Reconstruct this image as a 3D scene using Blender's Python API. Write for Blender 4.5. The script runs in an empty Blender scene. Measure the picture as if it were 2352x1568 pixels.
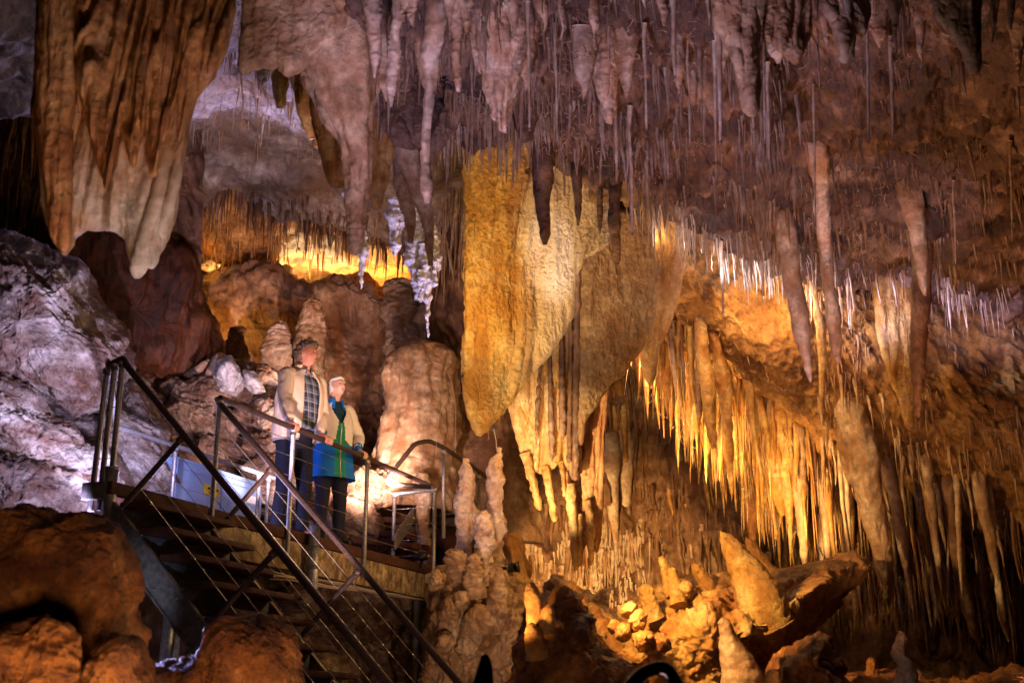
import bpy, math, random
import numpy as np
from mathutils import Vector, Matrix
R = random.Random(7)
sc = bpy.context.scene
COL = sc.collection
# ---------------------------------------------------------------- camera frame
F, CX, CY = 2822.0, 1176.0, 784.0          # focal length and centre, in units of a 2352 px wide picture
PITCH = math.radians(17.0)
EYE = np.array([0.0, 0.0, 1.6])
FW = np.array([0, math.cos(PITCH), math.sin(PITCH)])
UP = np.array([0, -math.sin(PITCH), math.cos(PITCH)])
RT = np.array([1.0, 0, 0])
def W(u, v, d):
    u = np.asarray(u, float); v = np.asarray(v, float); d = np.asarray(d, float)
    a = (u - CX) / F * d; b = (CY - v) / F * d
    return EYE + a[..., None] * RT + b[..., None] * UP + d[..., None] * FW
def PX(p):
    q = np.asarray(p) - EYE
    d = q @ FW
    return CX + F * (q @ RT) / d, CY - F * (q @ UP) / d, d
cam = bpy.data.objects.new('camera', bpy.data.cameras.new('camera'))
COL.objects.link(cam)
cam.location = EYE
cam.rotation_euler = (math.pi / 2 + PITCH, 0, 0)
cam.data.sensor_width = 36; cam.data.lens = 36 * F / 2352
cam.data.clip_start = 0.05; cam.data.clip_end = 400
cam.data.dof.use_dof = True; cam.data.dof.focus_distance = 12.0; cam.data.dof.aperture_fstop = 3.0
sc.camera = cam
# ---------------------------------------------------------------- noise
_rs = np.random.RandomState(11)
_perm = _rs.permutation(256); _perm = np.concatenate([_perm, _perm, _perm])
_g = _rs.normal(size=(256, 3)); _g /= np.linalg.norm(_g, axis=1)[:, None]
def perlin(p):
    i = np.floor(p).astype(np.int64); f = p - i; i &= 255
    w = f * f * f * (f * (f * 6 - 15) + 10)
    out = 0
    for dx in (0, 1):
        wx = w[:, 0] if dx else 1 - w[:, 0]
        for dy in (0, 1):
            wy = w[:, 1] if dy else 1 - w[:, 1]
            for dz in (0, 1):
                wz = w[:, 2] if dz else 1 - w[:, 2]
                h = _perm[_perm[_perm[(i[:, 0] + dx) & 255] + ((i[:, 1] + dy) & 255)] + ((i[:, 2] + dz) & 255)]
                g = _g[h]
                out = out + wx * wy * wz * (g[:, 0] * (f[:, 0] - dx) + g[:, 1] * (f[:, 1] - dy) + g[:, 2] * (f[:, 2] - dz))
    return out * 1.5
def noise(p, kind='fbm', scale=1.0, zs=1.0, octv=4, seed=0, shear=0.0):
    q = np.array(p, float)
    if shear: q[:, 2] = q[:, 2] + shear * q[:, 0]
    q = q / scale
    q[:, 2] *= zs
    q += seed * 17.31
    a, s, tot = 1.0, 0, 0
    for o in range(octv):
        n = perlin(q)
        if kind == 'ridge': n = 1 - 2 * np.abs(n)
        elif kind == 'bill': n = 2 * np.abs(n) - .5
        s = s + a * n; tot += a
        a *= .5; q = q * 2.03 + 5.3
        q[:, 2] = q[:, 2] if zs == 1 else q[:, 2]
    return s / tot * (1 if kind != 'fbm' else 1.3)
def disp_sum(p, spec):
    s = np.zeros(len(p))
    for k, sp in enumerate(spec):
        kind, amp, scale = sp[:3]
        zs = sp[3] if len(sp) > 3 else 1.0
        oc = sp[4] if len(sp) > 4 else 4
        sh = sp[5] if len(sp) > 5 else 0.0
        s += amp * noise(p, kind, scale, zs, oc, k + 1, sh)
    return s
# ---------------------------------------------------------------- objects
COUNT = {}
def mesh_obj(name, V, faces, mat, parent=None, smooth=True, origin=None, mats=None, midx=None):
    V = np.asarray(V, float)
    if parent is not None: base = np.array(parent.matrix_world.translation if False else parent['_o'])
    elif origin is not None: base = np.array(origin, float)
    else: base = np.array([V[:, 0].mean(), V[:, 1].mean(), V[:, 2].mean()])
    me = bpy.data.meshes.new(name)
    me.vertices.add(len(V)); me.vertices.foreach_set('co', (V - base).astype(np.float32).ravel())
    if isinstance(faces, np.ndarray):
        n, k = faces.shape
        me.loops.add(n * k); me.polygons.add(n)
        me.loops.foreach_set('vertex_index', faces.astype(np.int32).ravel())
        me.polygons.foreach_set('loop_start', np.arange(0, n * k, k, dtype=np.int32))
    else:
        ls = [len(f) for f in faces]; n = len(ls)
        flat = np.fromiter((i for f in faces for i in f), dtype=np.int32)
        me.loops.add(len(flat)); me.polygons.add(n)
        me.loops.foreach_set('vertex_index', flat)
        me.polygons.foreach_set('loop_start', np.concatenate([[0], np.cumsum(ls)[:-1]]).astype(np.int32))
    me.update(calc_edges=True); me.validate()
    if smooth: me.polygons.foreach_set('use_smooth', np.ones(len(me.polygons), bool))
    for m in (mats or [mat]): me.materials.append(m)
    if midx is not None: me.polygons.foreach_set('material_index', np.asarray(midx, np.int32))
    o = bpy.data.objects.new(name, me); COL.objects.link(o)
    if parent is not None:
        o.parent = parent; o['_o'] = list(base)
    else:
        o.location = base; o['_o'] = list(base)
    return o
def tag(o, label=None, cat=None, group=None, kind=None):
    if label: o['label'] = label
    if cat: o['category'] = cat
    if group: o['group'] = group
    if kind: o['kind'] = kind
    return o
def empty(name, loc, label, cat, group=None):
    o = bpy.data.objects.new(name, None); COL.objects.link(o); o.location = loc; o['_o'] = [float(c) for c in loc]
    o.empty_display_size = .1
    return tag(o, label, cat, group)
def grid_faces(nr, nc, wrap=False):
    i = np.arange(nr - 1)[:, None]; j = np.arange(nc if wrap else nc - 1)[None, :]
    j2 = (j + 1) % nc
    a = i * nc + j; b = i * nc + j2; c = (i + 1) * nc + j2; d = (i + 1) * nc + j
    return np.stack([a, b, c, d], -1).reshape(-1, 4)
def grid_normals(P):
    du = np.gradient(P, axis=1); dv = np.gradient(P, axis=0)
    n = np.cross(du, dv); l = np.linalg.norm(n, axis=-1, keepdims=True); return n / np.maximum(l, 1e-9)
def crom(A, n):                            # Catmull-Rom resample along axis 0
    A = np.asarray(A, float); m = len(A)
    if m == 2:
        t = np.linspace(0, 1, n).reshape((-1,) + (1,) * (A.ndim - 1)); return A[0] * (1 - t) + A[1] * t
    x = np.linspace(0, m - 1, n); i = np.clip(x.astype(int), 0, m - 2); t = (x - i).reshape((-1,) + (1,) * (A.ndim - 1))
    P = np.concatenate([[2 * A[0] - A[1]], A, [2 * A[-1] - A[-2]]])
    p0, p1, p2, p3 = P[i], P[i + 1], P[i + 2], P[i + 3]
    return .5 * (2 * p1 + (p2 - p0) * t + (2 * p0 - 5 * p1 + 4 * p2 - p3) * t * t + (3 * p1 - p0 - 3 * p2 + p3) * t ** 3)
def relief(name, net, nu, nv, spec, mat, label=None, cat=None, kind='structure'):
    A = crom(np.array(net, float), nv)
    A = np.swapaxes(crom(np.swapaxes(A, 0, 1), nu), 0, 1)
    P = W(A[..., 0], A[..., 1], A[..., 2])
    N = grid_normals(P); q = P.reshape(-1, 3)
    if spec: P = P + N * disp_sum(q, spec).reshape(P.shape[:2])[..., None]
    o = mesh_obj(name, P.reshape(-1, 3), grid_faces(nv, nu), mat)
    tag(o, label, cat, None, kind)
    o['_s'] = 0
    return P
def interp_poly(pts, n, key=None):
    pts = np.array(pts, float)
    seg = np.linalg.norm(np.diff(pts[:, :2], axis=0), axis=1); s = np.concatenate([[0], np.cumsum(seg)]); s /= s[-1]
    t = np.linspace(0, 1, n)
    return np.stack([np.interp(t, s, pts[:, k]) for k in range(pts.shape[1])], -1)
def at_u(pts, us):
    pts = np.array(sorted(pts), float)
    return np.stack([np.interp(us, pts[:, 0], pts[:, k]) for k in range(1, pts.shape[1])], -1)
def drapery(name, top, bot, d0, d1, thick, mat, spec, ns=120, nt=120, folds=(), fold_amp=.05, parent=None, origin=None, wobble=0.0, dslope=0.0, pinch=.12):
    """hanging sheet with real thickness: closed loop of front and back for every height"""
    s = np.linspace(0, 1, ns)
    top = np.array(top, float); bot = np.array(bot, float)
    ut = np.linspace(top[0, 0], top[-1, 0], ns); vt = np.interp(ut, top[:, 0], top[:, 1])
    ub = np.linspace(bot[0, 0], bot[-1, 0], ns); vb = np.interp(ub, bot[:, 0], bot[:, 1])
    t = np.linspace(0, 1, nt)[:, None]
    t = 1 - (1 - t) ** 1.25
    U = ut * (1 - t) + ub * t; V = vt * (1 - t) + vb * t
    U = U + wobble * np.sin(V * .021 + s * 9) * np.sin(s * math.pi)
    fo = np.zeros_like(U)
    sd = (hash((round(d0 * 100), len(bot))) % 97)
    qq = np.stack([s[None, :] * 3 + 0 * U, t * 1.6 + 0 * U, 0 * U + sd], -1).reshape(-1, 3)
    warp = perlin(qq).reshape(U.shape) * .16; env = .35 + 1.1 * np.abs(perlin(qq * 1.7 + 9).reshape(U.shape))
    for (k, ph, tw, am) in folds: fo = fo + am * env * np.sin(2 * math.pi * k * (s + warp + tw * t) + ph)
    D = d0 * (1 - t) + d1 * t + dslope * (s - .5) + fold_amp * fo * (0.35 + .65 * np.minimum(1, t * 3))
    edge = np.sqrt(np.clip(1 - np.abs(2 * s - 1) ** 6, 0, 1))
    low = np.sqrt(np.clip(1 - np.clip((t - (1 - pinch)) / pinch, 0, 1) ** 2, 0.0, 1))
    H = thick * edge * (low * .94 + .06) * .5
    H = H * (1 + .35 * fo / (1e-6 + np.abs(fo).max()))
    Fp = W(U, V, D - H); Bp = W(U, V, D + H)
    P = np.concatenate([Fp, Bp[:, ::-1]], axis=1)
    Pw = np.concatenate([P[:, -1:], P, P[:, :1]], axis=1)
    N = grid_normals(Pw)[:, 1:-1]
    ctr = .5 * (Fp + Bp); outw = P - np.concatenate([ctr, ctr[:, ::-1]], axis=1)
    N *= np.sign((N * (outw + 1e-9 * N)).sum(-1, keepdims=True) + 1e-12)
    P = P + N * disp_sum(P.reshape(-1, 3), spec).reshape(P.shape[:2])[..., None]
    nc = P.shape[1]
    faces = [tuple(f) for f in grid_faces(nt, nc, True)]
    last = (nt - 1) * nc
    for j in range(ns - 1):
        faces.append((last + j, last + j + 1, last + nc - 2 - j, last + nc - 1 - j))
        faces.append((j + 1, j, nc - 1 - j, nc - 2 - j))
    return mesh_obj(name, P.reshape(-1, 3), faces, mat, parent=parent, origin=origin)
def spindle(name, pts, mat, spec=(), sides=24, rings=60, flutes=0, flute_amp=0.0, parent=None, squash=1.0, origin=None, flat=None, raw=False, seed=0):
    """pts: list of (u, v, d, radius_px): a stalactite, stalagmite or column along a bent axis"""
    A = crom(np.array(pts, float), rings)
    C = W(A[:, 0], A[:, 1], A[:, 2]); r = np.maximum(A[:, 3], .15) * A[:, 2] / F
    T = np.gradient(C, axis=0); T /= np.linalg.norm(T, axis=1)[:, None]
    X = np.cross(T, np.array([0, 1.0, 0])); X /= np.linalg.norm(X, axis=1)[:, None]
    Y = np.cross(T, X)
    th = np.linspace(0, 2 * math.pi, sides, endpoint=False)
    rr = r[:, None] * (1 + flute_amp * np.cos(flutes * th + seed)[None, :])
    P = C[:, None] + rr[..., None] * (np.cos(th)[None, :, None] * X[:, None] + squash * np.sin(th)[None, :, None] * Y[:, None])
    if len(spec):
        N = P - C[:, None]; N /= np.maximum(np.linalg.norm(N, axis=-1, keepdims=True), 1e-9)
        dd = disp_sum(P.reshape(-1, 3), spec).reshape(rings, sides)
        lim = np.minimum(1, r / (.6 * (np.abs(dd).max() + 1e-6)))[:, None]
        P = P + N * (dd * lim)[..., None]
    V = np.concatenate([P.reshape(-1, 3), C[:1], C[-1:]])
    f = [tuple(x) for x in grid_faces(rings, sides, True)]
    n = rings * sides
    for j in range(sides):
        f.append((j, (j + 1) % sides, n)); f.append((n - 1 - j, n - 1 - (j + 1) % sides, n + 1))
    if raw: return V, f
    return mesh_obj(name, V, f, mat, parent=parent, origin=origin)
def join_raw(parts):
    V = []; f = []; k = 0
    for v, fc in parts:
        V.append(v); f += [tuple(i + k for i in x) for x in fc]; k += len(v)
    return np.concatenate(V), f
def blob(name, outline, d, thick, mat, spec, res=150, power=2.4, parent=None, lean=0.0, raw=False, origin=None, top_back=0.0):
    """rock traced round: outline in the picture plane, real depth `thick` in metres"""
    o = np.array(outline, float); n_ = len(o); o2 = np.roll(o, -1, 0)
    cr_ = o[:, 0] * o2[:, 1] - o2[:, 0] * o[:, 1]; ar = cr_.sum() / 2
    cu = ((o[:, 0] + o2[:, 0]) * cr_).sum() / (6 * ar); cv = ((o[:, 1] + o2[:, 1]) * cr_).sum() / (6 * ar)
    t2 = np.linspace(0, 2 * math.pi, res, endpoint=False); rr = np.zeros(res)
    for k, a in enumerate(t2):
        ca, sa = math.cos(a), math.sin(a); best = 0
        for (x1, y1), (x2, y2) in zip(o - (cu, cv), o2 - (cu, cv)):
            ex, ey = x2 - x1, y2 - y1; den = ca * ey - sa * ex
            if abs(den) < 1e-9: continue
            q = (x1 * ey - y1 * ex) / den; w_ = (x1 * sa - y1 * ca) / den
            if q > 0 and -1e-6 <= w_ <= 1 + 1e-6: best = max(best, q)
        rr[k] = best
    m = res // 2
    ph = np.linspace(-math.pi / 2, math.pi / 2, m)
    c = np.clip(np.cos(ph), 0, 1) ** (2 / power); s_ = np.sign(np.sin(ph)) * np.abs(np.sin(ph)) ** (2 / power)
    U = cu + c[:, None] * rr * np.cos(t2); V = cv + c[:, None] * rr * np.sin(t2)
    D = d + s_[:, None] * thick * .5 + 0 * U + lean * (U - cu) / 100 + top_back * (cv - V) / 100
    P = W(U, V, D)
    Pw = np.concatenate([P[:, -1:], P, P[:, :1]], axis=1); N = grid_normals(Pw)[:, 1:-1]
    ctr = P.reshape(-1, 3).mean(0); N *= -1 if (N * (P - ctr)).sum() < 0 else 1
    N[0] = -FW; N[-1] = FW
    P = P + N * disp_sum(P.reshape(-1, 3), spec).reshape(m, res)[..., None]
    Vv = P.reshape(-1, 3); f = grid_faces(m, res, True)
    if raw: return Vv, [tuple(x) for x in f]
    return mesh_obj(name, Vv, f, mat, parent=parent, origin=origin)
# ---------------------------------------------------------------- materials
def newmat(name):
    m = bpy.data.materials.new(name); m.use_nodes = True; nt = m.node_tree
    for n in list(nt.nodes): nt.nodes.remove(n)
    return m, nt, nt.nodes, nt.links
def rock(name, c1, c2, c3, stain=None, stain_amt=.5, rough=.5, sc1=1.2, sc2=9, bump=.5, streak=(5, 5, .7), trans=0.0, fine=38, veins=0.0, coat=0.0, crack=0.0, bdist=.03, zone=None):
    m, nt, N, L = newmat(name)
    out = N.new('ShaderNodeOutputMaterial'); b = N.new('ShaderNodeBsdfPrincipled')
    geo = N.new('ShaderNodeNewGeometry')
    n1 = N.new('ShaderNodeTexNoise'); n1.inputs['Scale'].default_value = sc1; n1.inputs['Detail'].default_value = 8; n1.inputs['Roughness'].default_value = .62
    n1.inputs['Distortion'].default_value = .4
    L.new(geo.outputs['Position'], n1.inputs['Vector'])
    cr = N.new('ShaderNodeValToRGB'); e = cr.color_ramp.elements
    e[0].position = .36; e[0].color = (*c1, 1); e[1].position = .66; e[1].color = (*c3, 1)
    x = e.new(.51); x.color = (*c2, 1)
    L.new(n1.outputs['Fac'], cr.inputs['Fac'])
    col = cr.outputs['Color']
    n2 = N.new('ShaderNodeTexNoise'); n2.inputs['Scale'].default_value = sc2; n2.inputs['Detail'].default_value = 7; n2.inputs['Roughness'].default_value = .7
    L.new(geo.outputs['Position'], n2.inputs['Vector'])
    mp = N.new('ShaderNodeMapRange'); mp.inputs['From Min'].default_value = .3; mp.inputs['From Max'].default_value = .7
    mp.inputs['To Min'].default_value = .42; mp.inputs['To Max'].default_value = 1.38
    L.new(n2.outputs['Fac'], mp.inputs['Value'])
    mx = N.new('ShaderNodeMix'); mx.data_type = 'RGBA'; mx.blend_type = 'MULTIPLY'; mx.inputs[0].default_value = 1
    L.new(col, mx.inputs[6]); L.new(mp.outputs['Result'], mx.inputs[7]); col = mx.outputs[2]
    if stain is not None:
        vm = N.new('ShaderNodeVectorMath'); vm.operation = 'MULTIPLY'; vm.inputs[1].default_value = streak
        L.new(geo.outputs['Position'], vm.inputs[0])
        n3 = N.new('ShaderNodeTexNoise'); n3.inputs['Scale'].default_value = 1; n3.inputs['Detail'].default_value = 6; n3.inputs['Distortion'].default_value = .3
        L.new(vm.outputs[0], n3.inputs['Vector'])
        m2 = N.new('ShaderNodeMapRange'); m2.inputs['From Min'].default_value = .44; m2.inputs['From Max'].default_value = .62
        m2.inputs['To Max'].default_value = stain_amt
        L.new(n3.outputs['Fac'], m2.inputs['Value'])
        m3 = N.new('ShaderNodeMix'); m3.data_type = 'RGBA'; m3.inputs[7].default_value = (*stain, 1)
        L.new(m2.outputs['Result'], m3.inputs[0]); L.new(col, m3.inputs[6]); col = m3.outputs[2]
    if zone is not None:                      # part of the piece has grown in another colour
        x0, x1, zc, za = zone[:4]
        sx = N.new('ShaderNodeSeparateXYZ'); L.new(geo.outputs['Position'], sx.inputs[0])
        zn = N.new('ShaderNodeMath'); zn.operation = 'MULTIPLY_ADD'; zn.inputs[1].default_value = .5; L.new(n1.outputs['Fac'], zn.inputs[0]); L.new(sx.outputs[zone[4] if len(zone) > 4 else 'X'], zn.inputs[2])
        zm = N.new('ShaderNodeMapRange'); zm.interpolation_type = 'SMOOTHSTEP'; zm.inputs['From Min'].default_value = x0 + .25; zm.inputs['From Max'].default_value = x1 + .25; zm.inputs['To Max'].default_value = za
        L.new(zn.outputs[0], zm.inputs['Value'])
        zx = N.new('ShaderNodeMix'); zx.data_type = 'RGBA'; zx.inputs[7].default_value = (*zc, 1); L.new(zm.outputs['Result'], zx.inputs[0]); L.new(col, zx.inputs[6]); col = zx.outputs[2]
    L.new(col, b.inputs['Base Color'])
    mr = N.new('ShaderNodeMapRange'); mr.inputs['To Min'].default_value = max(.12, rough - .22); mr.inputs['To Max'].default_value = min(1, rough + .25)
    L.new(n2.outputs['Fac'], mr.inputs['Value']); L.new(mr.outputs['Result'], b.inputs['Roughness'])
    b.inputs['Coat Weight'].default_value = coat; b.inputs['Coat Roughness'].default_value = .25
    # bump: lumps, grain and pits
    n4 = N.new('ShaderNodeTexNoise'); n4.inputs['Scale'].default_value = fine; n4.inputs['Detail'].default_value = 6; n4.inputs['Roughness'].default_value = .65
    L.new(geo.outputs['Position'], n4.inputs['Vector'])
    ad = N.new('ShaderNodeMath'); ad.operation = 'MULTIPLY_ADD'; ad.inputs[1].default_value = .5
    L.new(n4.outputs['Fac'], ad.inputs[0]); L.new(n2.outputs['Fac'], ad.inputs[2])
    h = ad.outputs[0]
    if crack:
        vo = N.new('ShaderNodeTexVoronoi'); vo.feature = 'DISTANCE_TO_EDGE'; vo.inputs['Scale'].default_value = 2.2
        wv = N.new('ShaderNodeVectorMath'); wv.operation = 'ADD'; sc_ = N.new('ShaderNodeVectorMath'); sc_.operation = 'SCALE'; sc_.inputs['Scale'].default_value = .5
        L.new(n1.outputs['Color'], sc_.inputs[0]); L.new(sc_.outputs[0], wv.inputs[0]); L.new(geo.outputs['Position'], wv.inputs[1]); L.new(wv.outputs[0], vo.inputs['Vector'])
        mc = N.new('ShaderNodeMapRange'); mc.inputs['From Max'].default_value = .05; mc.inputs['To Min'].default_value = -crack; mc.inputs['To Max'].default_value = 0
        L.new(vo.outputs['Distance'], mc.inputs['Value'])
        a2 = N.new('ShaderNodeMath'); a2.operation = 'ADD'; L.new(h, a2.inputs[0]); L.new(mc.outputs['Result'], a2.inputs[1]); h = a2.outputs[0]
    bp = N.new('ShaderNodeBump'); bp.inputs['Strength'].default_value = bump; bp.inputs['Distance'].default_value = bdist
    L.new(h, bp.inputs['Height']); L.new(bp.outputs['Normal'], b.inputs['Normal'])
    if trans > 0:
        tr = N.new('ShaderNodeBsdfTranslucent'); ms = N.new('ShaderNodeMixShader'); ms.inputs[0].default_value = trans
        L.new(col, tr.inputs['Color']); L.new(b.outputs[0], ms.inputs[1]); L.new(tr.outputs[0], ms.inputs[2]); L.new(ms.outputs[0], out.inputs['Surface'])
    else: L.new(b.outputs[0], out.inputs['Surface'])
    return m
def plain(name, c, rough=.5, metal=0.0, bump=0.0, scale=60, var=.15, coat=0, emit=0):
    m, nt, N, L = newmat(name)
    out = N.new('ShaderNodeOutputMaterial'); b = N.new('ShaderNodeBsdfPrincipled')
    tc = N.new('ShaderNodeNewGeometry'); n = N.new('ShaderNodeTexNoise'); n.inputs['Scale'].default_value = scale; n.inputs['Detail'].default_value = 5
    L.new(tc.outputs['Position'], n.inputs['Vector'])
    mp = N.new('ShaderNodeMapRange'); mp.inputs['From Min'].default_value = .3; mp.inputs['From Max'].default_value = .7
    mp.inputs['To Min'].default_value = 1 - var; mp.inputs['To Max'].default_value = 1 + var; L.new(n.outputs['Fac'], mp.inputs['Value'])
    mx = N.new('ShaderNodeMix'); mx.data_type = 'RGBA'; mx.blend_type = 'MULTIPLY'; mx.inputs[0].default_value = 1; mx.inputs[6].default_value = (*c, 1)
    L.new(mp.outputs['Result'], mx.inputs[7]); L.new(mx.outputs[2], b.inputs['Base Color'])
    b.inputs['Roughness'].default_value = rough; b.inputs['Metallic'].default_value = metal; b.inputs['Coat Weight'].default_value = coat
    if bump:
        bp = N.new('ShaderNodeBump'); bp.inputs['Strength'].default_value = bump; bp.inputs['Distance'].default_value = .004
        L.new(n.outputs['Fac'], bp.inputs['Height']); L.new(bp.outputs['Normal'], b.inputs['Normal'])
    if emit: b.inputs['Emission Color'].default_value = (*c, 1); b.inputs['Emission Strength'].default_value = emit
    L.new(b.outputs[0], out.inputs['Surface'])
    return m
M = dict(
 ceil = rock('ceiling_rock', (.025, .01, .006), (.1, .05, .028), (.27, .165, .1), stain=(.03, .01, .005), stain_amt=.6, rough=.6, sc1=2.2, sc2=11, bump=.8, streak=(4, 4, 1.2)),  # shade of the gaps between stalactites is put into this dark colour
 dimceil = rock('dim_ceiling_rock', (.05, .04, .035), (.13, .11, .1), (.24, .2, .18), stain=(.06, .03, .02), stain_amt=.5, rough=.6, sc1=2.2, sc2=11, bump=.8),
 ochre = rock('ochre_rock', (.14, .055, .012), (.38, .185, .045), (.56, .33, .11), stain=(.15, .05, .012), stain_amt=.5, rough=.55, sc1=2.5, sc2=14, bump=1.0, streak=(5, 5, 1), bdist=.05),
 brown = rock('brown_rock', (.05, .02, .01), (.16, .078, .038), (.32, .19, .105), stain=(.08, .025, .01), stain_amt=.5, rough=.55, sc1=1.6, sc2=9, bump=.9),
 pale = rock('pale_calcite', (.3, .17, .09), (.48, .32, .2), (.62, .48, .34), stain=(.28, .12, .04), stain_amt=.6, rough=.42, sc1=3, sc2=16, bump=.6, trans=.12, streak=(9, 9, 1)),
 tan = rock('tan_calcite', (.24, .13, .055), (.42, .27, .145), (.56, .41, .26), stain=(.22, .09, .03), stain_amt=.6, rough=.42, sc1=3, sc2=16, bump=.7, trans=.1, streak=(9, 9, .8)),
 straw = rock('straw_calcite', (.42, .28, .18), (.58, .44, .32), (.7, .6, .48), stain=(.36, .17, .06), stain_amt=.5, rough=.35, sc1=3, sc2=16, bump=.4, trans=.3, streak=(9, 9, 1)),
 amberst = rock('amber_calcite', (.44, .2, .045), (.6, .34, .1), (.74, .54, .24), stain=(.32, .1, .02), stain_amt=.6, rough=.4, sc1=3, sc2=16, bump=.6, trans=.28, streak=(9, 9, .8)),
 darkst = rock('dark_calcite', (.1, .045, .022), (.22, .115, .06), (.36, .22, .13), stain=(.13, .04, .012), stain_amt=.6, rough=.5, sc1=3, sc2=16, bump=.6, trans=.1, streak=(9, 9, .8)),
 white = rock('white_calcite', (.6, .55, .55), (.74, .7, .7), (.82, .8, .8), stain=(.3, .2, .2), stain_amt=.25, rough=.5, sc1=5, sc2=20, bump=.6, trans=.1),
 golden = rock('golden_shawl', (.48, .25, .05), (.64, .4, .12), (.76, .57, .28), stain=(.36, .14, .02), stain_amt=.65, rough=.33, sc1=2.6, sc2=26, bump=1.0, trans=.28, streak=(6, 6, .5), fine=60, bdist=.04, zone=(-.05, .38, (.78, .68, .54), .8)),
 honey = rock('honey_calcite', (.44, .22, .045), (.62, .38, .11), (.75, .55, .26), stain=(.32, .12, .02), stain_amt=.6, rough=.36, sc1=3, sc2=24, bump=1.0, trans=.22, streak=(5, 5, 1.2), fine=60, bdist=.03),
 face = rock('cream_shawl_face', (.66, .5, .3), (.74, .62, .44), (.82, .74, .62), stain=(.6, .4, .18), stain_amt=.45, rough=.36, sc1=2.6, sc2=22, bump=.6, trans=.3, streak=(5, 5, .5), fine=60),
 shawl2 = rock('tan_shawl', (.22, .11, .035), (.38, .22, .085), (.52, .35, .17), stain=(.26, .1, .025), stain_amt=.6, rough=.4, sc1=2.4, sc2=20, bump=.8, trans=.2, streak=(3, 3, 1.4)),
 glow = rock('cream_gold_shawl', (.62, .4, .14), (.74, .54, .26), (.82, .68, .42), stain=(.5, .22, .05), stain_amt=.6, rough=.36, sc1=2.4, sc2=20, bump=.6, trans=.38, streak=(7, 7, .5), zone=(.42, .58, (.24, .1, .03), .8)),
 rust = rock('orange_tan_drapery', (.34, .13, .035), (.52, .24, .08), (.64, .38, .17), stain=(.22, .065, .02), stain_amt=.55, rough=.45, sc1=2.5, sc2=18, bump=.7, streak=(12, 12, .5), trans=.12),
 lilac = rock('cream_drapery_hem', (.5, .38, .28), (.62, .52, .44), (.72, .66, .6), stain=(.44, .23, .08), stain_amt=.55, rough=.45, sc1=2, sc2=14, bump=.5, streak=(7, 7, .5), trans=.2, zone=(3.92, 4.3, (.44, .21, .075), .9, 'Z')),
 redflow = rock('red_flowstone', (.025, .007, .003), (.075, .02, .008), (.16, .055, .018), stain=(.15, .045, .012), stain_amt=.75, rough=.5, sc1=1.4, sc2=12, bump=.9, streak=(7, 7, .4)),
 boulder = rock('boulder_rock', (.14, .07, .045), (.46, .37, .32), (.8, .74, .7), stain=(.15, .065, .035), stain_amt=.85, rough=.5, sc1=1.9, sc2=13, bump=1.0, streak=(2.0, 2.0, 6), crack=.35, bdist=.06),
 rubble = rock('rubble_rock', (.18, .085, .045), (.44, .29, .19), (.68, .54, .42), stain=(.12, .045, .02), stain_amt=.7, rough=.5, sc1=2.4, sc2=12, bump=1.0, streak=(3, 3, 5), crack=.5, bdist=.05),
 wall = rock('chamber_wall', (.17, .08, .04), (.36, .22, .14), (.54, .4, .3), stain=(.17, .065, .025), stain_amt=.75, rough=.5, sc1=1.1, sc2=8, bump=.9, streak=(2.6, 2.6, .45), bdist=.06),
 bluec = rock('grey_ceiling', (.16, .1, .07), (.34, .27, .23), (.56, .5, .48), stain=(.26, .13, .05), stain_amt=.5, rough=.6, sc1=1.6, sc2=8, bump=1.0, streak=(1.2, 1.2, 1.5), bdist=.06),
 foreR = rock('orange_brown_rock', (.10, .028, .006), (.32, .115, .02), (.52, .25, .065), stain=(.06, .015, .004), stain_amt=.6, rough=.42, sc1=3.2, sc2=22, bump=1.0, streak=(5, 5, 4), fine=75, bdist=.03),
 moundM = rock('mound_calcite', (.34, .13, .025), (.54, .28, .07), (.7, .48, .2), stain=(.22, .065, .012), stain_amt=.6, rough=.4, sc1=2.4, sc2=18, bump=1.0, streak=(3, 3, 2), trans=.1),
 pinkst = rock('cream_pink_calcite', (.44, .27, .17), (.6, .44, .32), (.74, .62, .5), stain=(.4, .18, .07), stain_amt=.5, rough=.45, sc1=4, sc2=18, bump=.8, trans=.1, streak=(4, 4, 3)),
)
# ================================================================ setting
def zd(z, v): return z / (.2924 + .9563 * (784 - v) / F)
# closed outer shell of dark rock far behind everything, and the floor
n1, n2 = 120, 220
ph = np.linspace(-math.pi / 2, math.pi / 2, n1)[:, None]; th = np.linspace(0, 2 * math.pi, n2, endpoint=False)[None, :]
P = np.stack([34 * np.cos(ph) * np.cos(th), 10 + 34 * np.cos(ph) * np.sin(th), 4 + 18 * np.sin(ph) + 0 * th], -1).reshape(-1, 3)
P *= (1 + .12 * noise(P, 'fbm', 9, 1, 4))[:, None]
tag(mesh_obj('cave_wall', P, grid_faces(n1, n2, True), M['brown']), kind='structure')
g = 200
xx, yy = np.meshgrid(np.linspace(-30, 30, g), np.linspace(-12, 34, g))
P = np.stack([xx, yy, 0 * xx], -1).reshape(-1, 3); P[:, 2] = .35 * noise(P, 'fbm', 4, 1, 5) - .25 + .02 * np.maximum(0, P[:, 1] - 3) ** 1.3
tag(mesh_obj('cave_floor', P, grid_faces(g, g), M['brown']), kind='structure')

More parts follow.
